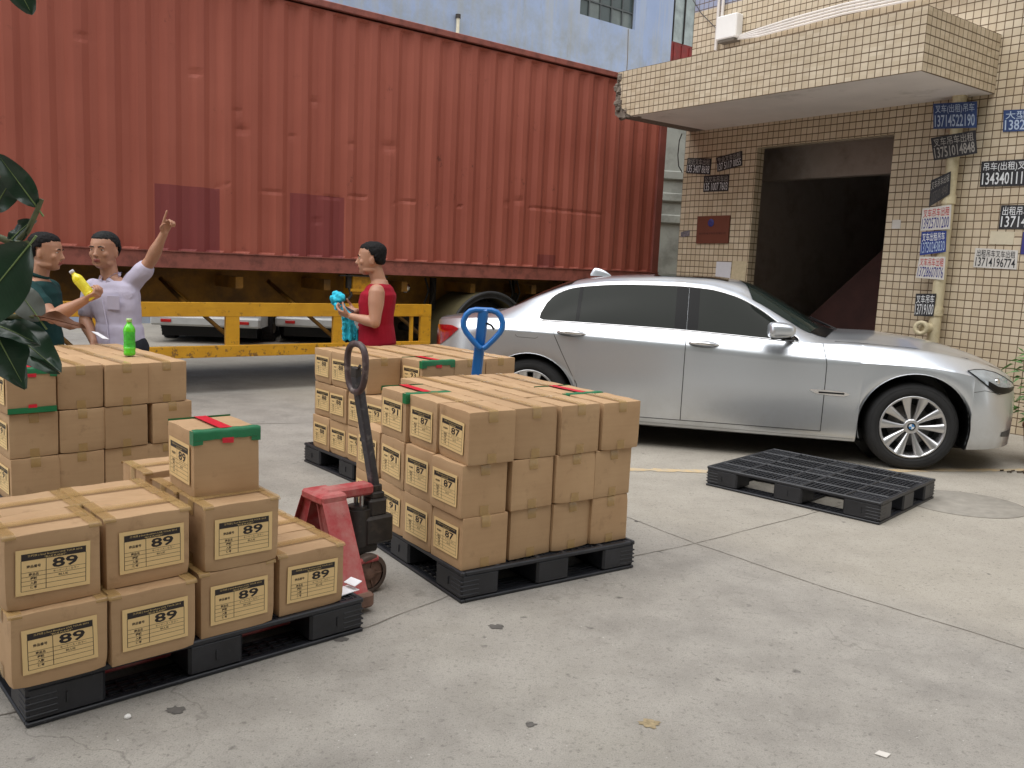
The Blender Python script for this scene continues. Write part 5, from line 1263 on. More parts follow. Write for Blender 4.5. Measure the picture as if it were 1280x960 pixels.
def hand(mb, w, d, nrm, side, curl, thumb=(.5, .6), s=1.0, pinch=None):
    """wrist w, direction d, palm normal nrm, side = direction of the thumb; curl[4] = bend per joint for index..little"""
    d = Vector(d).normalized(); nrm = Vector(nrm); nrm = (nrm - d * nrm.dot(d)).normalized(); sd = d.cross(nrm).normalized()
    if sd.dot(Vector(side)) < 0: sd = -sd
    w = Vector(w)
    loft(mb, [(w - d * .01 * s, sd * .026 * s, nrm * .020 * s), (w + d * .02 * s, sd * .031 * s, nrm * .018 * s), (w + d * .05 * s, sd * .040 * s, nrm * .016 * s), (w + d * .085 * s, sd * .041 * s, nrm * .013 * s), (w + d * .094 * s, sd * .036 * s, nrm * .010 * s)], 16)
    for i, (off, ln) in enumerate(((.031, .072), (.011, .080), (-.010, .074), (-.029, .058))):
        p = w + d * .078 * s + sd * off * s; a = 0; rr = .0092 * s
        for j, fr in enumerate((.45, .30, .25)):
            a += curl[i] * (.9 if j == 0 else 1.0); dd = d * cos(a) + nrm * sin(a) + sd * off * .8
            q = p + dd.normalized() * ln * fr * s * 1.08; limb(mb, p, q, rr, rr * .92, n=10); p = q; rr *= .92
    p = w + d * .022 * s + sd * .026 * s; t1 = (sd * .75 + d * .65 + nrm * thumb[0]).normalized(); q = p + t1 * .040 * s; limb(mb, p, q, .0135 * s, .011 * s, n=10)
    t2 = (sd * .15 + d * .8 + nrm * thumb[1]).normalized(); q2 = q + t2 * .032 * s; limb(mb, q, q2, .0108 * s, .009 * s, n=10); limb(mb, q2, q2 + (t2 + nrm * .3).normalized() * .02 * s, .009 * s, .0075 * s, n=10)
skin_m = NT('skin'); c = skin_m.ramp(skin_m.noise(9, 5), [(.3, lin(168, 122, 98)), (.7, lin(184, 138, 112))]); skin_m.col(c); skin_m.v('Roughness', .5); skin_m.v('Subsurface Weight', .12); skin_m.v('Subsurface Radius', (.02, .008, .004)); skin_m.v('Subsurface Scale', .5)
skin2 = pm('skin_darker', lin(150, 98, 74), .5, var=.08, scale=10)
lip = pm('lips', lin(150, 84, 74), .5); hair_m = pm('hair_black', lin(17, 15, 16), .75, var=.5, scale=60, bump=.8, bscale=260, spec=.25); hair_g = pm('hair_greying', lin(30, 31, 32), .75, spec=.25, var=.6, scale=70, bump=.6, bscale=260)
eye_w = pm('eye_white', lin(210, 204, 198), .3); eye_d = pm('eye_dark', lin(26, 18, 14), .2)
def face_pick(H, s=1.0):
    o, f, r, u = H
    def pick(c):
        q = c - o; z, x, y = q.dot(u) / s, q.dot(f) / s, q.dot(r) / s
        if .036 < z < .058 and x > .088 and abs(y) < .021: return 1
        return 0
    return pick
def face_parts(e, H, s, hairm, hairline=.150, temple=.10, brow=True, fringe=0):
    o, f, r, u = H; P = lambda z, fc, ri=0: o + u * z * s + f * fc * s + r * ri * s
    for k in (-1, 1):
        m = MB(); ell(m, P(.1135, .081, .031 * k), (r * .0135 * s, f * .0075 * s, u * .0055 * s), 12); ew = m.build('eye', eye_w, e)
        m = MB(); ell(m, P(.1135, .086, .031 * k), (r * .0062 * s, f * .004 * s, u * .0056 * s), 10); m.build('iris', eye_d, ew)
        if brow: m = MB(); m.tube([P(.130, .088, .048 * k), P(.136, .0945, .032 * k), P(.132, .0965, .014 * k)], .0035 * s, 6); m.build('eyebrow', hairm, e)
    hb = MB(); sl = [(.066, -.046, .034, .046), (.08, -.036, .056, .066), (.095, -.030, .066, .075), (.12, -.026, .072, .083), (.15, -.020, .084, .084), (.172, -.014, .092, .081), (.19, -.008, .091, .074), (.208, -.007, .076, .061), (.222, -.007, .052, .042), (.230, -.007, .022, .020)]
    loft(hb, [(P(z, fc), r * hw * s, f * hd * s) for z, fc, hd, hw in sl], 26)
    def wr(co, n):
        q = co - o; z, x, y = q.dot(u) / s, q.dot(f) / s, q.dot(r) / s; line = hairline + fringe * abs(y) * 1.0
        d = Vector((0, 0, 0))
        if z < .132 and x > -.030: d = -f * min(.05, (x + .030)) * s - n * .014
        elif z < line and x > .02: d = -f * min(.06, (x - .02)) * s * 1.0 - n * .006
        return d + noise.noise_vector(co * 110) * .0045 - n * .0
    fuse(hb, 'hair', hairm, .006, e, 1, wr)
def torso_rings(neck, sh, chest, waist, hip, ax, fr, sc=1.0, hw=.205, g=0.0):
    """ax: unit side vector, fr: unit front vector"""
    N, S, C, W_, H = [Vector(v) for v in (neck, sh, chest, waist, hip)]
    return [(H - Vector((0, 0, .10)), ax * .12 * sc, fr * .09 * sc), (H - Vector((0, 0, .05)), ax * (.160 + g) * sc, fr * (.115 + g) * sc), (H, ax * (.168 + g) * sc, fr * (.122 + g) * sc), (H.lerp(W_, .5), ax * (.160 + g) * sc, fr * (.115 + g) * sc), (W_, ax * (.148 + g) * sc, fr * (.108 + g) * sc),
            (W_.lerp(C, .5), ax * (.158 + g) * sc, fr * (.113 + g) * sc), (C, ax * (.170 + g) * sc, fr * (.118 + g) * sc), (C.lerp(S, .6), ax * (.172 + g) * sc, fr * (.112 + g) * sc), (S, ax * (.160 + g) * sc, fr * (.090 + g) * sc), (S.lerp(N, .5) , ax * (.105 + g * .6) * sc, fr * (.068 + g * .6) * sc), (N, ax * (.062 + g * .3), fr * (.058 + g * .3)), ]
def legs(mb, hip, ax, feet, kn, r=(.088, .058, .040), g=0, clip=True):
    for k, (F, K) in enumerate(zip(feet, kn)):
        h = Vector(hip) + ax * (.085 if k == 0 else -.085) - Vector((0, 0, .03)); K = Vector(K); F = Vector(F)
        limb(mb, h, K, r[0] + g, r[1] + g * .9); limb(mb, K, F + Vector((0, 0, .09)), r[1] + g * .8, r[2] + g * (.9 if g else 1), .010, at=.3)
def shoe(e, F, d, mat):
    m = MB(); d = Vector(d).normalized(); a = Vector((-d.y, d.x, 0)); F = Vector(F); z = Vector((0, 0, 1))
    loft(m, [(F + d * (-.09 + .27 * i / 9) + z * (.032 + .018 * max(0, 1 - i / 5)), a * (.036 + .012 * sin(pi * min(1, i / 8.5))) * (1 if i not in (0, 9) else .5), z * (.030 + .02 * max(0, 1 - i / 5)) * (1 if i not in (0, 9) else .6)) for i in range(10)], 14)
    for v in m.v: v.z = max(v.z, .002)
    m.build('shoe', mat, e)
def wrinkle(amp, sc=(7, 7, 11), sd=0):
    def f(co, n): p = Vector((co.x * sc[0], co.y * sc[1], co.z * sc[2])) + Vector((sd, sd, sd)); return n * amp * (noise.noise(p) + .5 * noise.noise(p * 2.3))
    return f
def cloth_m(name, c, var=.08, rough=.85): return pm(name, c, rough, var=var, scale=14, bump=.25, bscale=420, spec=.2)
dark_tr = cloth_m('trousers_dark', lin(40, 42, 48)); shoe_m = pm('shoe_black', lin(30, 28, 28), .5)

# --- man in the red sleeveless top
L3 = Vector((-1.05, 6.62, 0)); p3 = thing('person', 'man in red sleeveless top facing left, holding a phone and a bright blue cloth', 'person', L3)
def rel(o): return lambda x, y, z: Vector((x, y, z)) - o
q = rel(L3); fr = Vector((-1, -.06, 0)).normalized(); ax = Vector((fr.y, -fr.x, 0)); ax = ax if ax.y < 0 else -ax
H3 = head_frame(q(-1.088, 6.60, 1.350), (-1, -.10), .05)
b = MB(); head(b, H3, 1.06)
NK = q(-1.035, 6.61, 1.31); limb(b, NK - Vector((0, 0, .03)), q(-1.075, 6.60, 1.40), .058, .056)
SH, CH3, WA, HI = q(-1.035, 6.62, 1.245), q(-1.05, 6.62, 1.14), q(-1.055, 6.62, .98), q(-1.045, 6.62, .84)
loft(b, torso_rings(NK, SH, CH3, WA, HI, ax, fr, 1.03), 24)
shN, shF = q(-1.03, 6.455, 1.222), q(-1.045, 6.785, 1.222)
elN, elF = q(-1.03, 6.40, 1.000), q(-1.125, 6.85, 1.0); wrN, wrF = q(-1.225, 6.47, 1.035), q(-1.225, 6.70, 1.06)
for s_, e_, w_ in ((shN, elN, wrN), (shF, elF, wrF)): limb(b, s_, e_, .060, .042, .006); limb(b, e_, w_, .038, .025, .007)
hand(b, wrN, (-1, .22, .25), (.15, .6, .9), (0, .5, 1), (.55, .6, .65, .7), (.5, .9)); hand(b, wrF, (-1, -.25, .1), (.1, -.6, .9), (0, -.5, 1), (.5, .6, .7, .75), (.5, .9))
legs(b, HI, ax, (q(-1.06, 6.53, .0), q(-1.02, 6.72, .0)), (q(-1.07, 6.54, .45), q(-1.05, 6.71, .45)))
fuse(b, 'body', [skin_m.m, lip], .0052, p3, 2, pick=face_pick(H3, 1.06))
face_parts(p3, H3, 1.06, hair_m, .165, fringe=-.3)
t_ = MB(); R_ = torso_rings(NK, SH, CH3, WA, HI, ax, fr, 1.06, g=.014); R_ = [(HI - Vector((0, 0, .13)), ax * .188, fr * .128), (HI - Vector((0, 0, .06)), ax * .186, fr * .130)] + R_[2:8] + [(SH - Vector((0, 0, .02)), ax * .172, fr * .114), (SH + Vector((0, 0, .010)), ax * .160, fr * .102), (SH + Vector((.004, 0, .036)), ax * .110, fr * .076)]
loft(t_, R_, 26)
def tank(co, n):
    return wrinkle(.007, (7, 7, 6), 3)(co, n)
fuse(t_, 'tank_top', cloth_m('tank_red', lin(150, 22, 42)), .008, p3, 2, tank)
t_ = MB(); legs(t_, HI, ax, (q(-1.06, 6.53, .0), q(-1.02, 6.72, .0)), (q(-1.07, 6.54, .45), q(-1.05, 6.71, .45)), g=.020); loft(t_, torso_rings(NK, SH, CH3, WA, HI, ax, fr, .95, g=.008)[:4], 24)
fuse(t_, 'trousers', dark_tr, .012, p3, 2, wrinkle(.008))
for F in ((-1.06, 6.53), (-1.02, 6.72)): shoe(p3, q(F[0], F[1], 0), (-1, -.1, 0), shoe_m)
ph = MB(); ph.box((0, 0, 0), (.125, .066, .010), 0, None, .004); o = ph.build('phone', pm('phone_dark', lin(44, 46, 56), .2)); o.matrix_world = Matrix.Translation((-1.285, 6.60, 1.083)) @ Matrix.Rotation(.45, 4, 'Y') @ Matrix.Rotation(.2, 4, 'X')
tag(o, 'dark phone held in both hands by the man in red', 'phone')
cy = pm('cloth_cyan', lin(58, 190, 216), .8, var=.18, scale=16, bump=.5, bscale=60, spec=.2)
t_ = MB(); rn = random.Random(2)
for k in range(16): a = rn.uniform(0, 6.28); rd = rn.uniform(.0, .055); ell(t_, (-1.340 + .8 * rd * cos(a), 6.57 + rd * sin(a) * .8, 1.135 + rn.uniform(-.05, .055)), (V_(rn.uniform(.018, .034), 0, 0), V_(0, rn.uniform(.02, .03), 0), V_(0, 0, rn.uniform(.018, .034))))
loft(t_, [(V_(-1.31, 6.56, 1.10), V_(.03, 0, 0), V_(0, .02, 0)), (V_(-1.28, 6.56, 1.06), V_(.035, 0, 0), V_(0, .022, 0)), (V_(-1.262, 6.565, 1.0), V_(.045, 0, 0), V_(0, .018, 0)), (V_(-1.25, 6.57, .93), V_(.055, .01, 0), V_(0, .022, 0)), (V_(-1.245, 6.575, .87), V_(.060, .01, 0), V_(0, .026, 0)), (V_(-1.242, 6.575, .845), V_(.062, .012, 0), V_(0, .022, 0))], 20)
def cw(co, n): return n * (.010 * sin(co.x * 130 + co.z * 6) * (1 if co.z < 1.05 else .3) + .012 * noise.noise(co * 34))
o = fuse(t_, 'cloth', cy, .005, None, 1, cw); tag(o, 'bright blue cloth bunched over the hands of the man in red and hanging down', 'cloth')

# --- man in the pale lilac shirt, pointing up
L2 = Vector((-2.76, 6.05, 0)); p2 = thing('person', 'man in pale lilac short sleeved shirt pointing up at the container', 'person', L2)
q = rel(L2); fr = Vector((-.15, -1, 0)).normalized(); ax = Vector((1, -.15, 0)).normalized()
H2 = head_frame(q(-2.845, 6.05, 1.322), (-.12, -1), .04)
b = MB(); head(b, H2, 1.08); NK = q(-2.815, 6.06, 1.265); limb(b, NK - Vector((0, 0, .03)), q(-2.838, 6.06, 1.37), .058, .056)
SH, CH2, WA, HI = q(-2.80, 6.07, 1.205), q(-2.79, 6.06, 1.09), q(-2.76, 6.05, .93), q(-2.745, 6.05, .80)
loft(b, torso_rings(NK, SH, CH2, WA, HI, ax, fr, .93), 24)
shR, elR, wrR = q(-2.945, 6.06, 1.175), q(-2.985, 6.03, .955), q(-2.885, 5.935, .815); shL, elL, wrL = q(-2.66, 6.08, 1.235), q(-2.535, 6.06, 1.385), q(-2.425, 6.02, 1.575)
for s_, e_, w_ in ((shR, elR, wrR), (shL, elL, wrL)): limb(b, s_, e_, .054, .040, .006); limb(b, e_, w_, .041, .026, .008)
hand(b, wrL, (.35, -.10, .95), (.75, -.55, -.2), (-.7, -.5, .2), (.03, .95, 1.05, 1.1), (.7, .7)); hand(b, wrR, (.45, -.35, -.75), (.6, -.2, .4), (.3, .8, .3), (.35, .4, .45, .5))
legs(b, HI, ax, (q(-2.65, 6.03, 0), q(-2.84, 6.06, 0)), (q(-2.66, 6.02, .43), q(-2.83, 6.05, .43)))
fuse(b, 'body', [skin_m.m, lip], .0052, p2, 2, pick=face_pick(H2, 1.08)); face_parts(p2, H2, 1.08, hair_g, .172, fringe=-.35)
shirt = cloth_m('shirt_lilac', lin(190, 184, 204), .03)
t_ = MB(); loft(t_, torso_rings(NK, SH, CH2, WA, HI, ax, fr, .95, g=.020)[1:10], 26)
limb(t_, shR, shR.lerp(elR, .72), .066, .062, round_=True); limb(t_, shL - Vector((.02, 0, .02)), shL.lerp(elL, .55), .070, .064); loft(t_, [(HI - Vector((0, 0, .10)), ax * .175, fr * .125), (HI, ax * .178, fr * .135), (WA, ax * .165, fr * .125)], 24)
fuse(t_, 'shirt', shirt, .008, p2, 2, wrinkle(.011, (6, 6, 8), 9))
cl = MB()
for k in (-1, 1):
    cl.add([NK + ax * .010 * k + fr * .080 + V_(0, 0, -.055), NK + ax * .062 * k + fr * .062 + V_(0, 0, -.045), NK + ax * .072 * k + fr * .02 + V_(0, 0, .000), NK + ax * .055 * k - fr * .04 + V_(0, 0, .030), NK + ax * .050 * k + fr * .03 + V_(0, 0, .022), NK + ax * .018 * k + fr * .078 + V_(0, 0, -.020)], [(0, 1, 2, 3, 4, 5)])
    cl.v[-1:]
cl.tube([NK + ax * .056 * cos(a) - fr * .058 * sin(a) + V_(0, 0, .022 * sin(a)) for a in [pi * k / 12 for k in range(13)]], .010, 8); cl.build('collar', shirt, p2)
m = MB(); m.tube([NK + fr * .085 + V_(0, 0, -.06), CH2 + fr * .136, WA + fr * .130, HI + fr * .140 + V_(0, 0, -.06)], .0045, 6); m.build('button_placket', shirt, p2)
m = MB(); m.box(tuple(CH2 + fr * .131 + ax * .075 + V_(0, 0, .0)), (.085, .006, .095), 0, None, .002); m.build('breast_pocket', shirt, p2)
t_ = MB(); legs(t_, HI, ax, (q(-2.65, 6.03, 0), q(-2.84, 6.06, 0)), (q(-2.66, 6.02, .43), q(-2.83, 6.05, .43)), g=.022); loft(t_, torso_rings(NK, SH, CH2, WA, HI, ax, fr, .93, g=.006)[:4], 24); fuse(t_, 'trousers', dark_tr, .012, p2, 2, wrinkle(.008))
for F in ((-2.65, 6.03), (-2.84, 6.06)): shoe(p2, q(F[0], F[1], 0), (-.15, -1, 0), shoe_m)
m = MB(); m.box((0, 0, 0), (.13, .05, .004), 0, None, .001); o = m.build('folded_paper', wp_); o.matrix_world = Matrix.Translation((-2.80, 5.86, .868)) @ Matrix.Rotation(.35, 4, 'Y') @ Matrix.Rotation(-.5, 4, 'Z')
tag(o, 'white paper in the lowered hand of the man in the lilac shirt', 'paper')

# --- man in the dark green polo, holding up a yellow bottle
L1 = Vector((-3.14, 5.75, 0)); p1 = thing('person', 'man in dark green polo shirt, facing right and holding up a yellow bottle', 'person', L1)
q = rel(L1); fr = Vector((1, .05, 0)).normalized(); ax = Vector((.05, -1, 0)).normalized()
H1 = head_frame(q(-3.110, 5.75, 1.303), (1, .12), .10)
b = MB(); head(b, H1, 1.04); NK = q(-3.150, 5.75, 1.245); limb(b, NK - Vector((0, 0, .03)), q(-3.125, 5.75, 1.345), .060, .056)
SH, CH1, WA, HI = q(-3.155, 5.75, 1.195), q(-3.15, 5.75, 1.08), q(-3.15, 5.75, .93), q(-3.15, 5.75, .80)
loft(b, torso_rings(NK, SH, CH1, WA, HI, ax, fr, 1.0), 24)
shR, elR, wrR = q(-3.11, 5.575, 1.165), q(-2.925, 5.50, 1.005), q(-2.715, 5.49, 1.125); shL, elL, wrL = q(-3.17, 5.93, 1.165), q(-3.34, 5.97, .985), q(-3.30, 5.86, .83)
for s_, e_, w_ in ((shR, elR, wrR), (shL, elL, wrL)): limb(b, s_, e_, .056, .042, .006); limb(b, e_, w_, .043, .027, .010)
hand(b, wrR, (.9, .0, .45), (-.35, .35, .85), (-.2, .9, .3), (.75, .8, .85, .9), (.8, .9)); hand(b, wrL, (.3, -.6, -.5), (.5, .3, 0), (0, 0, 1), (.3, .3, .35, .4))
legs(b, HI, ax, (q(-3.14, 5.66, 0), q(-3.16, 5.85, 0)), (q(-3.13, 5.67, .43), q(-3.14, 5.84, .43)))
fuse(b, 'body', [skin_m.m, lip], .0052, p1, 2, pick=face_pick(H1, 1.04)); face_parts(p1, H1, 1.04, hair_m, .162, fringe=-.2)
polo = cloth_m('polo_dark_green', lin(30, 62, 62), .1)
t_ = MB(); loft(t_, torso_rings(NK, SH, CH1, WA, HI, ax, fr, 1.0, g=.017)[1:10], 26); limb(t_, shR, shR.lerp(elR, .52), .068, .062); limb(t_, shL, shL.lerp(elL, .6), .068, .062)
fuse(t_, 'polo_shirt', polo, .008, p1, 2, wrinkle(.010, (6, 6, 8), 5))
cl = MB(); cl.tube([NK + ax * .060 * cos(a) + fr * .058 * sin(a) + V_(0, 0, .018 - .02 * sin(a)) for a in [2 * pi * k / 20 for k in range(20)]], .012, 8, 0, True); cl.build('collar', polo, p1)
t_ = MB(); legs(t_, HI, ax, (q(-3.14, 5.66, 0), q(-3.16, 5.85, 0)), (q(-3.13, 5.67, .43), q(-3.14, 5.84, .43)), g=.022); loft(t_, torso_rings(NK, SH, CH1, WA, HI, ax, fr, .98, g=.006)[:4], 24); fuse(t_, 'trousers', cloth_m('trousers_blue', lin(36, 50, 66)), .012, p1, 2, wrinkle(.008))
for F in ((-3.14, 5.66), (-3.16, 5.85)): shoe(p1, q(F[0], F[1], 0), (1, 0, 0), shoe_m)
# drink bottles
def bottle(label, M, body, capm, label_m, liquid_level=1):
    e = bpy.data.objects.new('drink_bottle', None); COL.objects.link(e); e.matrix_world = M; tag(e, label, 'bottle')
    b = MB(); b.lathe([(0, 0), (.026, 0), (.032, .006), (.033, .02), (.031, .028), (.033, .04), (.0325, .05)], 24); b.lathe([(.0325, .14), (.033, .15), (.027, .168), (.017, .182), (.0135, .19), (.0135, .196)], 24, cap=False); b.build('bottle_body', body, e)
    l = MB(); l.lathe([(.0328, .05), (.0305, .075), (.0300, .10), (.0312, .12), (.0328, .14)], 24, cap=False)
    for k in range(8):
        z = .055 + .010 * k; l.lathe([(.0312, z), (.0322, z + .003), (.0312, z + .006)], 24, cap=False)
    l.build('bottle_label', label_m, e); c = MB(); c.lathe([(0, .215), (.014, .215), (.0155, .212), (.0155, .196), (.0, .196)], 20); c.build('cap', capm, e); return e
gp = pm('bottle_green', lin(96, 214, 44), .15, var=.1, scale=20, coat=.5); gl = pm('bottle_green_label', lin(70, 190, 60), .35, var=.35, scale=40); gc = pm('bottle_cap_green', lin(190, 226, 150), .4)
yp = pm('bottle_yellow', lin(232, 214, 30), .2, var=.08, scale=20, coat=.4); yl = pm('bottle_yellow_label', lin(236, 222, 60), .4, var=.15, scale=40); yc = pm('bottle_cap_white', lin(220, 220, 226), .3)
bottle('bright green tea bottle standing on top of the cartons beside the pointing man', Matrix.Translation((-2.243, 5.05, Z1 + 3 * DZ_ + .001)), gp, gc, gl)
bd = (Vector((-2.785, 5.47, 1.30)) - Vector((-2.665, 5.50, 1.135))).normalized()
bottle('yellow drink bottle held up at a slant by the man in the green polo', Matrix.Translation((-2.665, 5.50, 1.135)) @ bd.to_track_quat('Z', 'Y').to_matrix().to_4x4(), yp, yc, yl)
# ------------------------------------------------------------------ pallet jacks (local: x from the forks towards the handle, z up)
def jack(label, loc, heading, col, dark, hcol, lean, kind):
    e = thing('pallet_jack', label, 'pallet jack', loc, heading)
    for s_ in (-1, 1):
        f = MB(); f.box((-.78, s_ * .19, .052), (1.12, .15, .045), 0, None, .012); f.box((-1.36, s_ * .19, .045), (.08, .11, .03), 0, None, .01); f.build('fork', col, e)
        l = MB()     # splayed leg of the A frame: boxed section with a rolled inner flange
        for (xx, th) in ((-.215, .012), (-.135, .012)):
            l.add([(xx + dx, s_ * y, z) for dx in (0, th) for (y, z) in ((.022, .44), (.090, .44), (.265, .07), (.155, .07))], [(0, 1, 2, 3), (7, 6, 5, 4), (0, 4, 5, 1), (1, 5, 6, 2), (2, 6, 7, 3), (3, 7, 4, 0)])
        l.add([(x, s_ * y, z) for x in (-.235, -.118) for (y, z) in ((.093, .435), (.085, .445), (.268, .075), (.278, .068))], [(0, 1, 5, 4), (0, 4, 7, 3), (1, 2, 6, 5), (2, 3, 7, 6), (0, 3, 2, 1), (4, 5, 6, 7)])
        l.add([(x, s_ * y, z) for x in (-.225, -.125) for (y, z) in ((.020, .435), (.026, .435), (.160, .07), (.150, .07))], [(0, 1, 5, 4), (0, 4, 7, 3), (1, 2, 6, 5), (2, 3, 7, 6), (0, 3, 2, 1), (4, 5, 6, 7)])
        l.build('frame_leg', col, e)
        ft = MB(); ft.box((-.19, s_ * .225, .055), (.19, .13, .065), 0, None, .012); ft.build('frame_foot', rust_m, e)
    t = MB(); t.box((-.175, 0, .448), (.125, .180, .042), 0, None, .018); t.box((-.065, 0, .452), (.24, .085, .050), 0, None, .020); t.build('top_beam', col, e)
    p = MB(); p.cyl((-.005, 0, .20), (-.005, 0, .365), .058, n=24); p.cyl((-.005, 0, .362), (-.005, 0, .378), .045, n=24); p.box((.075, .0, .265), (.15, .125, .13), 0, None, .012); p.box((.13, 0, .262), (.06, .045, .05), 1)
    p.cyl((0, 0, .12), (0, 0, .2), .035, n=16); p.box((0, 0, .185), (.15, .1, .04), 0, None, .01); p.build('pump', [dark, blackp], e)
    for y in (-.022, .022):
        r = MB(); r.cyl((-.0, y, .37), (-.0, y, .44), .011, n=12); r.build('piston', pm('piston_steel', (.4, .4, .4), .35, .9), e)
    k = MB(); k.box((.075, 0, .365), (.095, .10, .085), 0, None, .012); k.box((.075, 0, .42), (.07, .085, .03), 0, None, .006); k.box((.082, 0, .44), (.05, .055, .05), 0, None, .005); k.build('handle_bracket', dark, e)
    a = MB(); a.tube([(-.11, -.12, .16), (-.02, -.09, .15), (.04, -.10, .155)], .014, 8); a.tube([(-.11, .12, .16), (-.02, .09, .15), (.04, .10, .155)], .014, 8); a.build('lift_link', col, e)
    for s_ in (-1, 1):
        w = MB(); M = Matrix.Translation((.0, s_ * .085, .088)) @ Matrix.Rotation(pi / 2, 4, 'X')
        w.lathe([(.066, -.022), (.082, -.025), (.087, -.018), (.088, 0), (.087, .018), (.082, .025), (.066, .022)], 36, 0, M, cap=False); wo = w.build('wheel', rust_d, e)
        h = MB(); h.lathe([(0, -.018), (.022, -.02), (.03, -.010), (.067, -.012)], 30, 0, M, cap=False); h.lathe([(0, .018), (.022, .02), (.03, .010), (.067, .012)], 30, 0, M, cap=False); h.build('wheel_hub', rust_m, wo)
        for i in range(5): 
            g = MB(); aa = i * 2 * pi / 5; g.box((.045, 0, 0), (.05, .008, .03), 0, M @ Matrix.Rotation(aa, 4, 'Z')); g.build('spoke', rust_m, wo)
        fw_ = MB(); M = Matrix.Translation((-1.25, s_ * .19, .035)) @ Matrix.Rotation(pi / 2, 4, 'X'); fw_.lathe([(0, -.035), (.03, -.035), (.034, -.02), (.034, .02), (.03, .035), (0, .035)], 20, 0, M); fw_.build('fork_roller', rust_d, e)
    B = Vector((.08, 0, .45)); T = Vector(lean)
    hd = MB(); d = (T - B).normalized(); 
    if kind == 'loop':
        post_top = B.lerp(T, .88)
        hd.box((0, 0, (post_top - B).length / 2), (.050, .036, (post_top - B).length), 0, Matrix.Translation(B) @ d.to_track_quat('Z', 'Y').to_matrix().to_4x4(), .006)
        hd.build('handle_shaft', hcol, e)
        lp = MB(); ctr = B.lerp(T, .895); pts = []
        for k_ in range(28):
            a_ = 2 * pi * k_ / 28; yy = .072 * math.copysign(abs(cos(a_)) ** .8, cos(a_)); zz = .105 * math.copysign(abs(sin(a_)) ** .8, sin(a_)) ; yy *= (1.0 + .12 * sin(a_)); pts.append(ctr + Vector((-.10 * 0, yy, zz + .02)))
        lp.tube(pts, .0145, 10, 0, True); lo_ = lp.build('handle_loop', grip_m, e)
        lv = MB(); lv.box(tuple(ctr + V_(.0, 0, .0)), (.03, .05, .05), 0, None, .006); lv.tube([ctr + V_(.0, -.02, .02), ctr + V_(-.01, -.045, .035)], .007, 6); lv.build('release_lever', dark, lo_)
    else:
        Rz = Matrix.Rotation(kind, 4, 'Z')
        top = T; hd.box((0, 0, (top - B).length / 2), (.062, .034, (top - B).length + .02), 0, Matrix.Translation(B) @ (top - B).to_track_quat('Z', 'Y').to_matrix().to_4x4() @ Matrix.Rotation(kind, 4, 'Z'), .008); hd.build('handle_shaft', hcol, e)
        lp = MB(); w_ = .122; H_l = .235; pts = []
        prof = [(0, 0), (.45, .0), (.75, -.035), (.95, -.10), (1.0, -.17), (.93, -.26), (.75, -.38), (.4, -.68), (.1, -.95), (0, -1.0)]
        P = []
        for (a_, b_) in [(0, 0), (.4, 0), (.66, -.04), (.86, -.14), (.98, -.30), (.97, -.44), (.84, -.58), (.55, -.76), (.2, -.95), (.06, -1.0)]: P.append((a_, b_))
        for s_ in (1, -1):
            pts = [top + Rz @ Vector((0, s_ * w_ * a_, H_l * b_ * 1.0)) for a_, b_ in P]; lp.tube(pts, .0175, 12)
        lo_ = lp.build('handle_loop', hcol, e)
        lv = MB(); lv.tube([top + Rz @ V_(0, -.01, -.075), top + Rz @ V_(0, -.05, -.09), top + Rz @ V_(0, -.07, -.115)], .007, 6); lv.build('release_lever', blackp, lo_)
    return e
redm = NT('jack_red_faded'); c = redm.ramp(redm.noise(6, 7, .65), [(.3, lin(150, 40, 44)), (.7, lin(176, 58, 62))]); c = redm.mix(redm.ramp(redm.noise(9, 9, .72), [(.38, G(0)), (.68, G(.8))]), c, lin(176, 124, 116)); c = redm.mix(redm.ramp(redm.noise(20, 9, .75), [(.62, G(0)), (.7, G(.8))]), c, lin(92, 62, 54)); redm.col(c); redm.v('Roughness', .62); redm.l(redm.bump(redm.noise(60, 5), .15, .003), redm.b.inputs['Normal'])
rust_m = pm('rusty_brown_iron', lin(112, 84, 70), .75, var=.3, scale=20, grime=.4, gcol=lin(70, 48, 38), gscale=14, bump=.3); rust_d = pm('worn_wheel_rim', lin(88, 74, 66), .6, .3, var=.25, scale=20)
iron = pm('greasy_black_iron', lin(52, 48, 46), .5, .2, var=.3, scale=16, grime=.35, gcol=lin(96, 84, 74), gscale=12, bump=.2); shaft_m = pm('dark_grey_worn_shaft', lin(66, 66, 72), .45, .3, var=.2, scale=30, grime=.34, gcol=lin(140, 136, 134), gscale=25)
grip_m = pm('worn_brown_grip', lin(74, 58, 58), .45, var=.3, scale=22, grime=.34, gcol=lin(170, 156, 146), gscale=16)
blue_j = pm('jack_blue', lin(20, 104, 178), .35, var=.06, scale=8, coat=.3)
jack('old faded red pallet jack with black pump, forks under the foreground pallet', (-.657, 3.755, 0), .744, redm.m, iron, shaft_m, (-.040, .0, 1.035), 'loop')
hb_ = atan2(-.765, .644)
jack('bright blue pallet jack standing between the rear stack and the silver car', (-.30, 5.50, 0), hb_, blue_j, iron, blue_j, tuple(Matrix.Rotation(-hb_, 3, 'Z') @ (Vector((-.193, 5.30, 1.186)) - Vector((-.30, 5.50, 0)))), -hb_ + pi / 2 + .05)

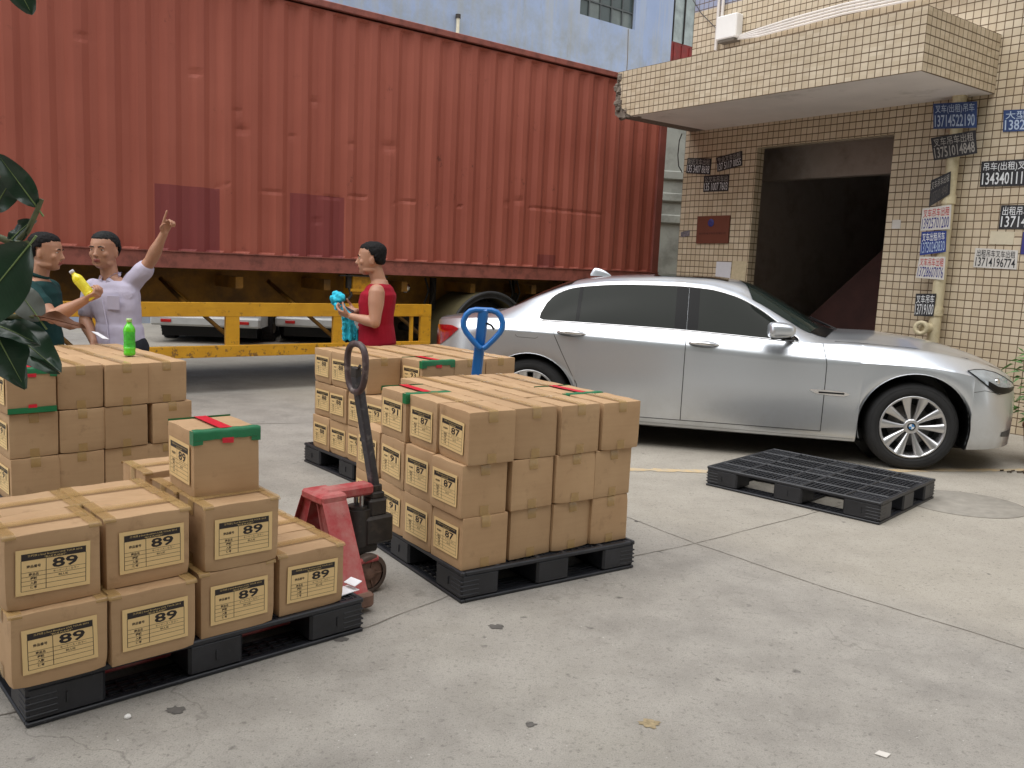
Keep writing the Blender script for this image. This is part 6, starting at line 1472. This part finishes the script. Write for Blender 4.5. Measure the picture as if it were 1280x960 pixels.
# ------------------------------------------------------------------ rubber plant (tree) at the left, close to the camera
def leaf_mesh(L, Wd, bend, fold, mats, seed=0, torn=0):
    mb = MB(); rn = random.Random(seed); nu, nv = 14, 8; ph = rn.uniform(0, 6)
    def f(u, v):
        w_ = Wd / 2 * (sin(pi * min(1, u * .97 + .015)) ** .62) * (1 - .25 * u) * (1.08 if u < .5 else 1.08 - .25 * (u - .5))
        if u > .97: w_ *= .4
        t = 2 * v - 1; y = w_ * t; x = L * u; z = -bend * L * u * u + fold * abs(t) * w_ + .006 * sin(u * 9 + ph) * t * t + .0012 * sin(u * 60) * abs(t)
        if torn and u > .55: x -= torn * L * max(0, noise.noise(Vector((t * 3, u * 2, seed)))) * (u - .55) * 2
        return (x, y, z)
    mb.grid(f, nu, nv, 0); mb.grid(lambda u, v: tuple(Vector(f(u, v)) + Vector((0, 0, -.0012))), nu, nv, 1)
    mid = [Vector(f(i / 12, .5)) + Vector((0, 0, .0006)) for i in range(13)]; mid2 = [p - Vector((0, 0, .0032)) for p in mid]
    mb.tube([Vector((-.020, 0, .002)), Vector((-.010, 0, .001))] + mid[:-1], [.0020, .0018] + [.0016 - .00012 * i for i in range(12)], 6, 2); mb.tube(mid2[:-1], [.0028 - .0002 * i for i in range(12)], 6, 2)
    return mb.mesh('leaf', mats, fix=False)
lt = NT('rubber_leaf'); s_ = lt.n('ShaderNodeSeparateXYZ'); lt.l(lt.tc.outputs['Object'], s_.inputs[0])
vein = lt.math('ABSOLUTE', lt.math('SINE', lt.math('MULTIPLY', lt.math('SUBTRACT', s_.outputs[0], lt.math('MULTIPLY', lt.math('ABSOLUTE', s_.outputs[1]), .5)), 420)))
c = lt.ramp(lt.noise(12, 5), [(.3, lin(22, 46, 30)), (.7, lin(34, 62, 40))]); c = lt.mix(lt.ramp(vein, [(0, G(.35)), (.12, G(0))]), c, lin(60, 92, 62)); lt.col(c); lt.v('Roughness', .28); lt.v('Coat Weight', .25); lt.v('Coat Roughness', .2)
lu = pm('leaf_underside_grey', lin(104, 112, 104), .55, var=.1, scale=20); lr = pm('leaf_midrib', lin(120, 140, 84), .5); lbrown = pm('leaf_brown', lin(112, 66, 36), .6, var=.25, scale=20); lgrey = pm('leaf_pale_back', lin(122, 126, 120), .5, var=.1, scale=18)
bark = pm('ficus_stem', lin(92, 96, 66), .7, var=.25, scale=20, bump=.3); barkt = pm('ficus_bark', lin(96, 86, 72), .9, var=.3, scale=10, bump=.6)
rp = thing('rubber_tree', 'rubber tree with glossy dark oval leaves reaching in from the left edge', 'tree', (-1.75, 1.35, 0))
oR = Vector((-1.75, 1.35, 0))
def place_leaf(base, tip, up_, Wd, bend=.12, fold=.18, mats=None, seed=1, torn=0):
    base, tip = Vector(base), Vector(tip); d = tip - base; L = d.length; x = d.normalized(); z = Vector(up_); z = (z - x * z.dot(x)).normalized(); y = z.cross(x)
    me = leaf_mesh(L, Wd, bend, fold, mats or [lt.m, lu, lr], seed, torn); o = link('leaf', me, rp)
    b_ = base - oR; o.matrix_basis = Matrix(((x.x, y.x, z.x, b_.x), (x.y, y.y, z.y, b_.y), (x.z, y.z, z.z, b_.z), (0, 0, 0, 1)))
place_leaf((-.876, 1.6, 1.531), (-.930, 1.58, 1.618), (.55, -.7, -.3), .048, -.18, .25, None, 1)
place_leaf((-.955, 1.6, 1.520), (-.905, 1.58, 1.585), (.3, -.9, .2), .052, .1, .15, None, 2)
place_leaf((-.925, 1.6, 1.468), (-.885, 1.60, 1.510), (-.3, -.9, .2), .036, .1, .15, None, 3)
place_leaf((-.835, 1.5, 1.462), (-.965, 1.48, 1.290), (.25, -.9, .35), .110, -.02, .10, None, 4)
place_leaf((-.985, 1.5, 1.46), (-.905, 1.5, 1.37), (.1, -.9, .1), .07, .1, .15, None, 15)
place_leaf((-.875, 1.6, 1.325), (-.925, 1.6, 1.393), (.1, -.9, .35), .056, .02, .12, [lgrey, lgrey, lr], 5)
place_leaf((-.880, 1.6, 1.332), (-.795, 1.6, 1.322), (.0, -.7, .7), .028, .15, .3, [lbrown, lbrown, lbrown], 6)
place_leaf((-.965, 1.6, 1.330), (-.830, 1.58, 1.235), (.2, -.75, .65), .085, .02, .08, None, 7, .6)
place_leaf((-.935, 1.55, 1.315), (-.865, 1.52, 1.215), (.35, -.85, .3), .078, .15, .10, [lt.m, lu, lr], 8, .5)
place_leaf((-.930, 1.55, 1.318), (-.850, 1.53, 1.300), (.0, -.8, .6), .040, .25, .4, [lt.m, lgrey, lr], 9, .4)
place_leaf((-.86, 1.5, 1.915), (-.822, 1.5, 1.842), (.2, -.9, .1), .05, .1, .15, None, 10)
st_ = MB(); st_.tube([Vector(p) - oR for p in ((-1.02, 1.62, 1.50), (-.96, 1.61, 1.475), (-.915, 1.6, 1.463), (-.893, 1.6, 1.487), (-.876, 1.6, 1.522), (-.866, 1.6, 1.545))], [.008, .007, .0065, .005, .0045, .004], 8); st_.build('twig', bark, rp)
st_ = MB(); st_.tube([Vector(p) - oR for p in ((-.915, 1.6, 1.463), (-.875, 1.56, 1.462), (-.840, 1.5, 1.464))], [.006, .005, .006], 8); st_.build('twig', bark, rp)
st_ = MB(); st_.tube([Vector(p) - oR for p in ((-1.10, 1.62, 1.36), (-.99, 1.61, 1.338), (-.93, 1.6, 1.330), (-.885, 1.6, 1.331))], [.008, .006, .005, .004], 8); st_.build('twig', bark, rp)
tk_ = MB(); tk_.tube([(0, 0, 0), (.05, .03, .6), (0, .06, 1.3), (.10, .10, 2.1), (.05, .1, 3.0), (.2, 0, 4.0)], [.11, .09, .08, .07, .055, .03], 14)
for (a_, z_, L_2, dz) in ((.35, 1.1, .62, .3), (.1, .9, .60, .4), (1.8, 1.9, 1.1, .8), (3.2, 1.7, 1.2, .7), (4.6, 1.9, 1.3, .9), (5.6, 2.0, 1.3, 1.3), (.3, 2.4, 1.3, 1.0), (2.6, 2.6, 1.2, .9)):
    tk_.tube([(.03, .08, z_), (.03 + .5 * L_2 * cos(a_), .08 + .5 * L_2 * sin(a_), z_ + .6 * dz), (.03 + L_2 * cos(a_), .08 + L_2 * sin(a_), z_ + dz)], [.03, .016, .006], 8)
tk_.build('trunk', barkt, rp)
cr_m = MB(); rn = random.Random(8); base_leaf = leaf_mesh(.17, .085, .2, .2, [lt.m, lu, lr], 3)
bl = [v.co.copy() for v in base_leaf.vertices]; bf = [tuple(p.vertices) for p in base_leaf.polygons]; bmi = [p.material_index for p in base_leaf.polygons]
cnt = 0
while cnt < 420:
    p = Vector((rn.gauss(.1, .9), rn.gauss(.1, .9), rn.uniform(1.9, 4.6)))
    w_ = p + oR
    # keep the camera's own view clear: the crown hangs beside and above the photographer
    if w_.y > -.3 and w_.x > -.62 * max(.3, w_.y) - .22 and w_.z < 1.465 + .34 * w_.y + .45: continue
    if w_.length < .6 or (p.xy.length > 2.3): continue
    M = Matrix.Translation(p) @ Matrix.Rotation(rn.uniform(0, 6.28), 4, 'Z') @ Matrix.Rotation(rn.uniform(-.2, .9), 4, 'Y') @ Matrix.Rotation(rn.uniform(-.5, .5), 4, 'X') @ Matrix.Scale(rn.uniform(.7, 1.25), 4)
    n_ = len(cr_m.v); cr_m.v += [M @ v for v in bl]; cr_m.f += [[n_ + i for i in f] for f in bf]; cr_m.m += bmi; cr_m.sm += [True] * len(bf); cnt += 1
cr_m.build('crown', [lt.m, lu, lr], rp, fix=False)
# potted shrub between the car's nose and the wall
ps = thing('potted_shrub', 'small bright green shrub in a brown pot behind the nose of the silver car', 'plant', (4.52, 7.20, 0))
m = MB(); m.lathe([(0, .0), (.13, 0), (.15, .02), (.19, .30), (.20, .31), (.20, .34), (.175, .34), (.165, .28), (0, .27)], 28); m.build('pot', pm('pot_terracotta', lin(122, 78, 54), .8, var=.2, scale=6), ps)
m = MB(); rn = random.Random(4)
for k in range(260):
    a_ = rn.uniform(0, 6.28); rr_ = .30 * rn.random() ** .5; z_ = rn.uniform(.36, .98); rr_ *= .6 + .6 * sin(pi * (z_ - .3) / .8)
    M = Matrix.Translation((rr_ * cos(a_), rr_ * sin(a_), z_)) @ Matrix.Rotation(a_, 4, 'Z') @ Matrix.Rotation(rn.uniform(-.8, .7), 4, 'Y') @ Matrix.Rotation(rn.uniform(-.6, .6), 4, 'X')
    L_2 = rn.uniform(.06, .11); m.add([(0, 0, 0), (L_2 * .4, .018, .006), (L_2, 0, -.01), (L_2 * .4, -.018, .006)], [(0, 1, 2, 3)], 0, False, M)
m.build('foliage', pm('shrub_leaf', lin(74, 116, 50), .5, var=.4, scale=9), ps)
m = MB()
for k in range(7): a_ = k; m.tube([(0, 0, .28), (.06 * cos(a_), .06 * sin(a_), .5), (.16 * cos(a_), .16 * sin(a_), .85)], [.008, .006, .003], 5)
m.build('stem', barkt, ps)
# ------------------------------------------------------------------ white pickups parked beyond the trailer
def far_pickup(label, loc, rz, L=4.6):
    e = thing('white_pickup', label, 'car', loc, rz, 'white vehicles parked beyond the trailer'); wp2 = pm('pickup_white', lin(172, 174, 172), .4, var=.08)
    b = MB(); b.prism([(0, .28), (.02, .95), (1.5, .98), (1.62, 1.55), (2.7, 1.55), (3.2, 1.0), (4.5, .92), (4.6, .28)], -.85, .85, 0, XZ); b.box((.0, 0, .36), (.16, 1.7, .16), 0, None, .03); b.build('body', wp2, e)
    u = MB(); u.box((2.35, 0, .2), (4.3, 1.5, .2)); u.build('underbody', blackp, e)  # black underside block, deepened to stand for the shade beneath the vehicle
    w = MB(); w.prism([(1.7, 1.05), (1.74, 1.48), (2.62, 1.48), (3.0, 1.05)], -.86, .86, 0, XZ); w.build('window', glass, e)
    for y in (-.75, .75):
        t = MB(); t.box((-.085, y * .8, .36), (.02, .16, .05), 0, None, .01); t.build('tail_light', pm('tail_light_red2', lin(170, 24, 24), .2), e)
    for x in (.9, 3.7):
        for y in (-.8, .8): truck_wheel(x, y, e, .33, .22, .33)
far_pickup('white pickup seen through the left gaps of the yellow trailer guard', (-4.9, 13.8, 0), radians(95))
far_pickup('white pickup seen through the trailer guard gap left of the man in red', (-3.15, 14.6, 0), radians(95))
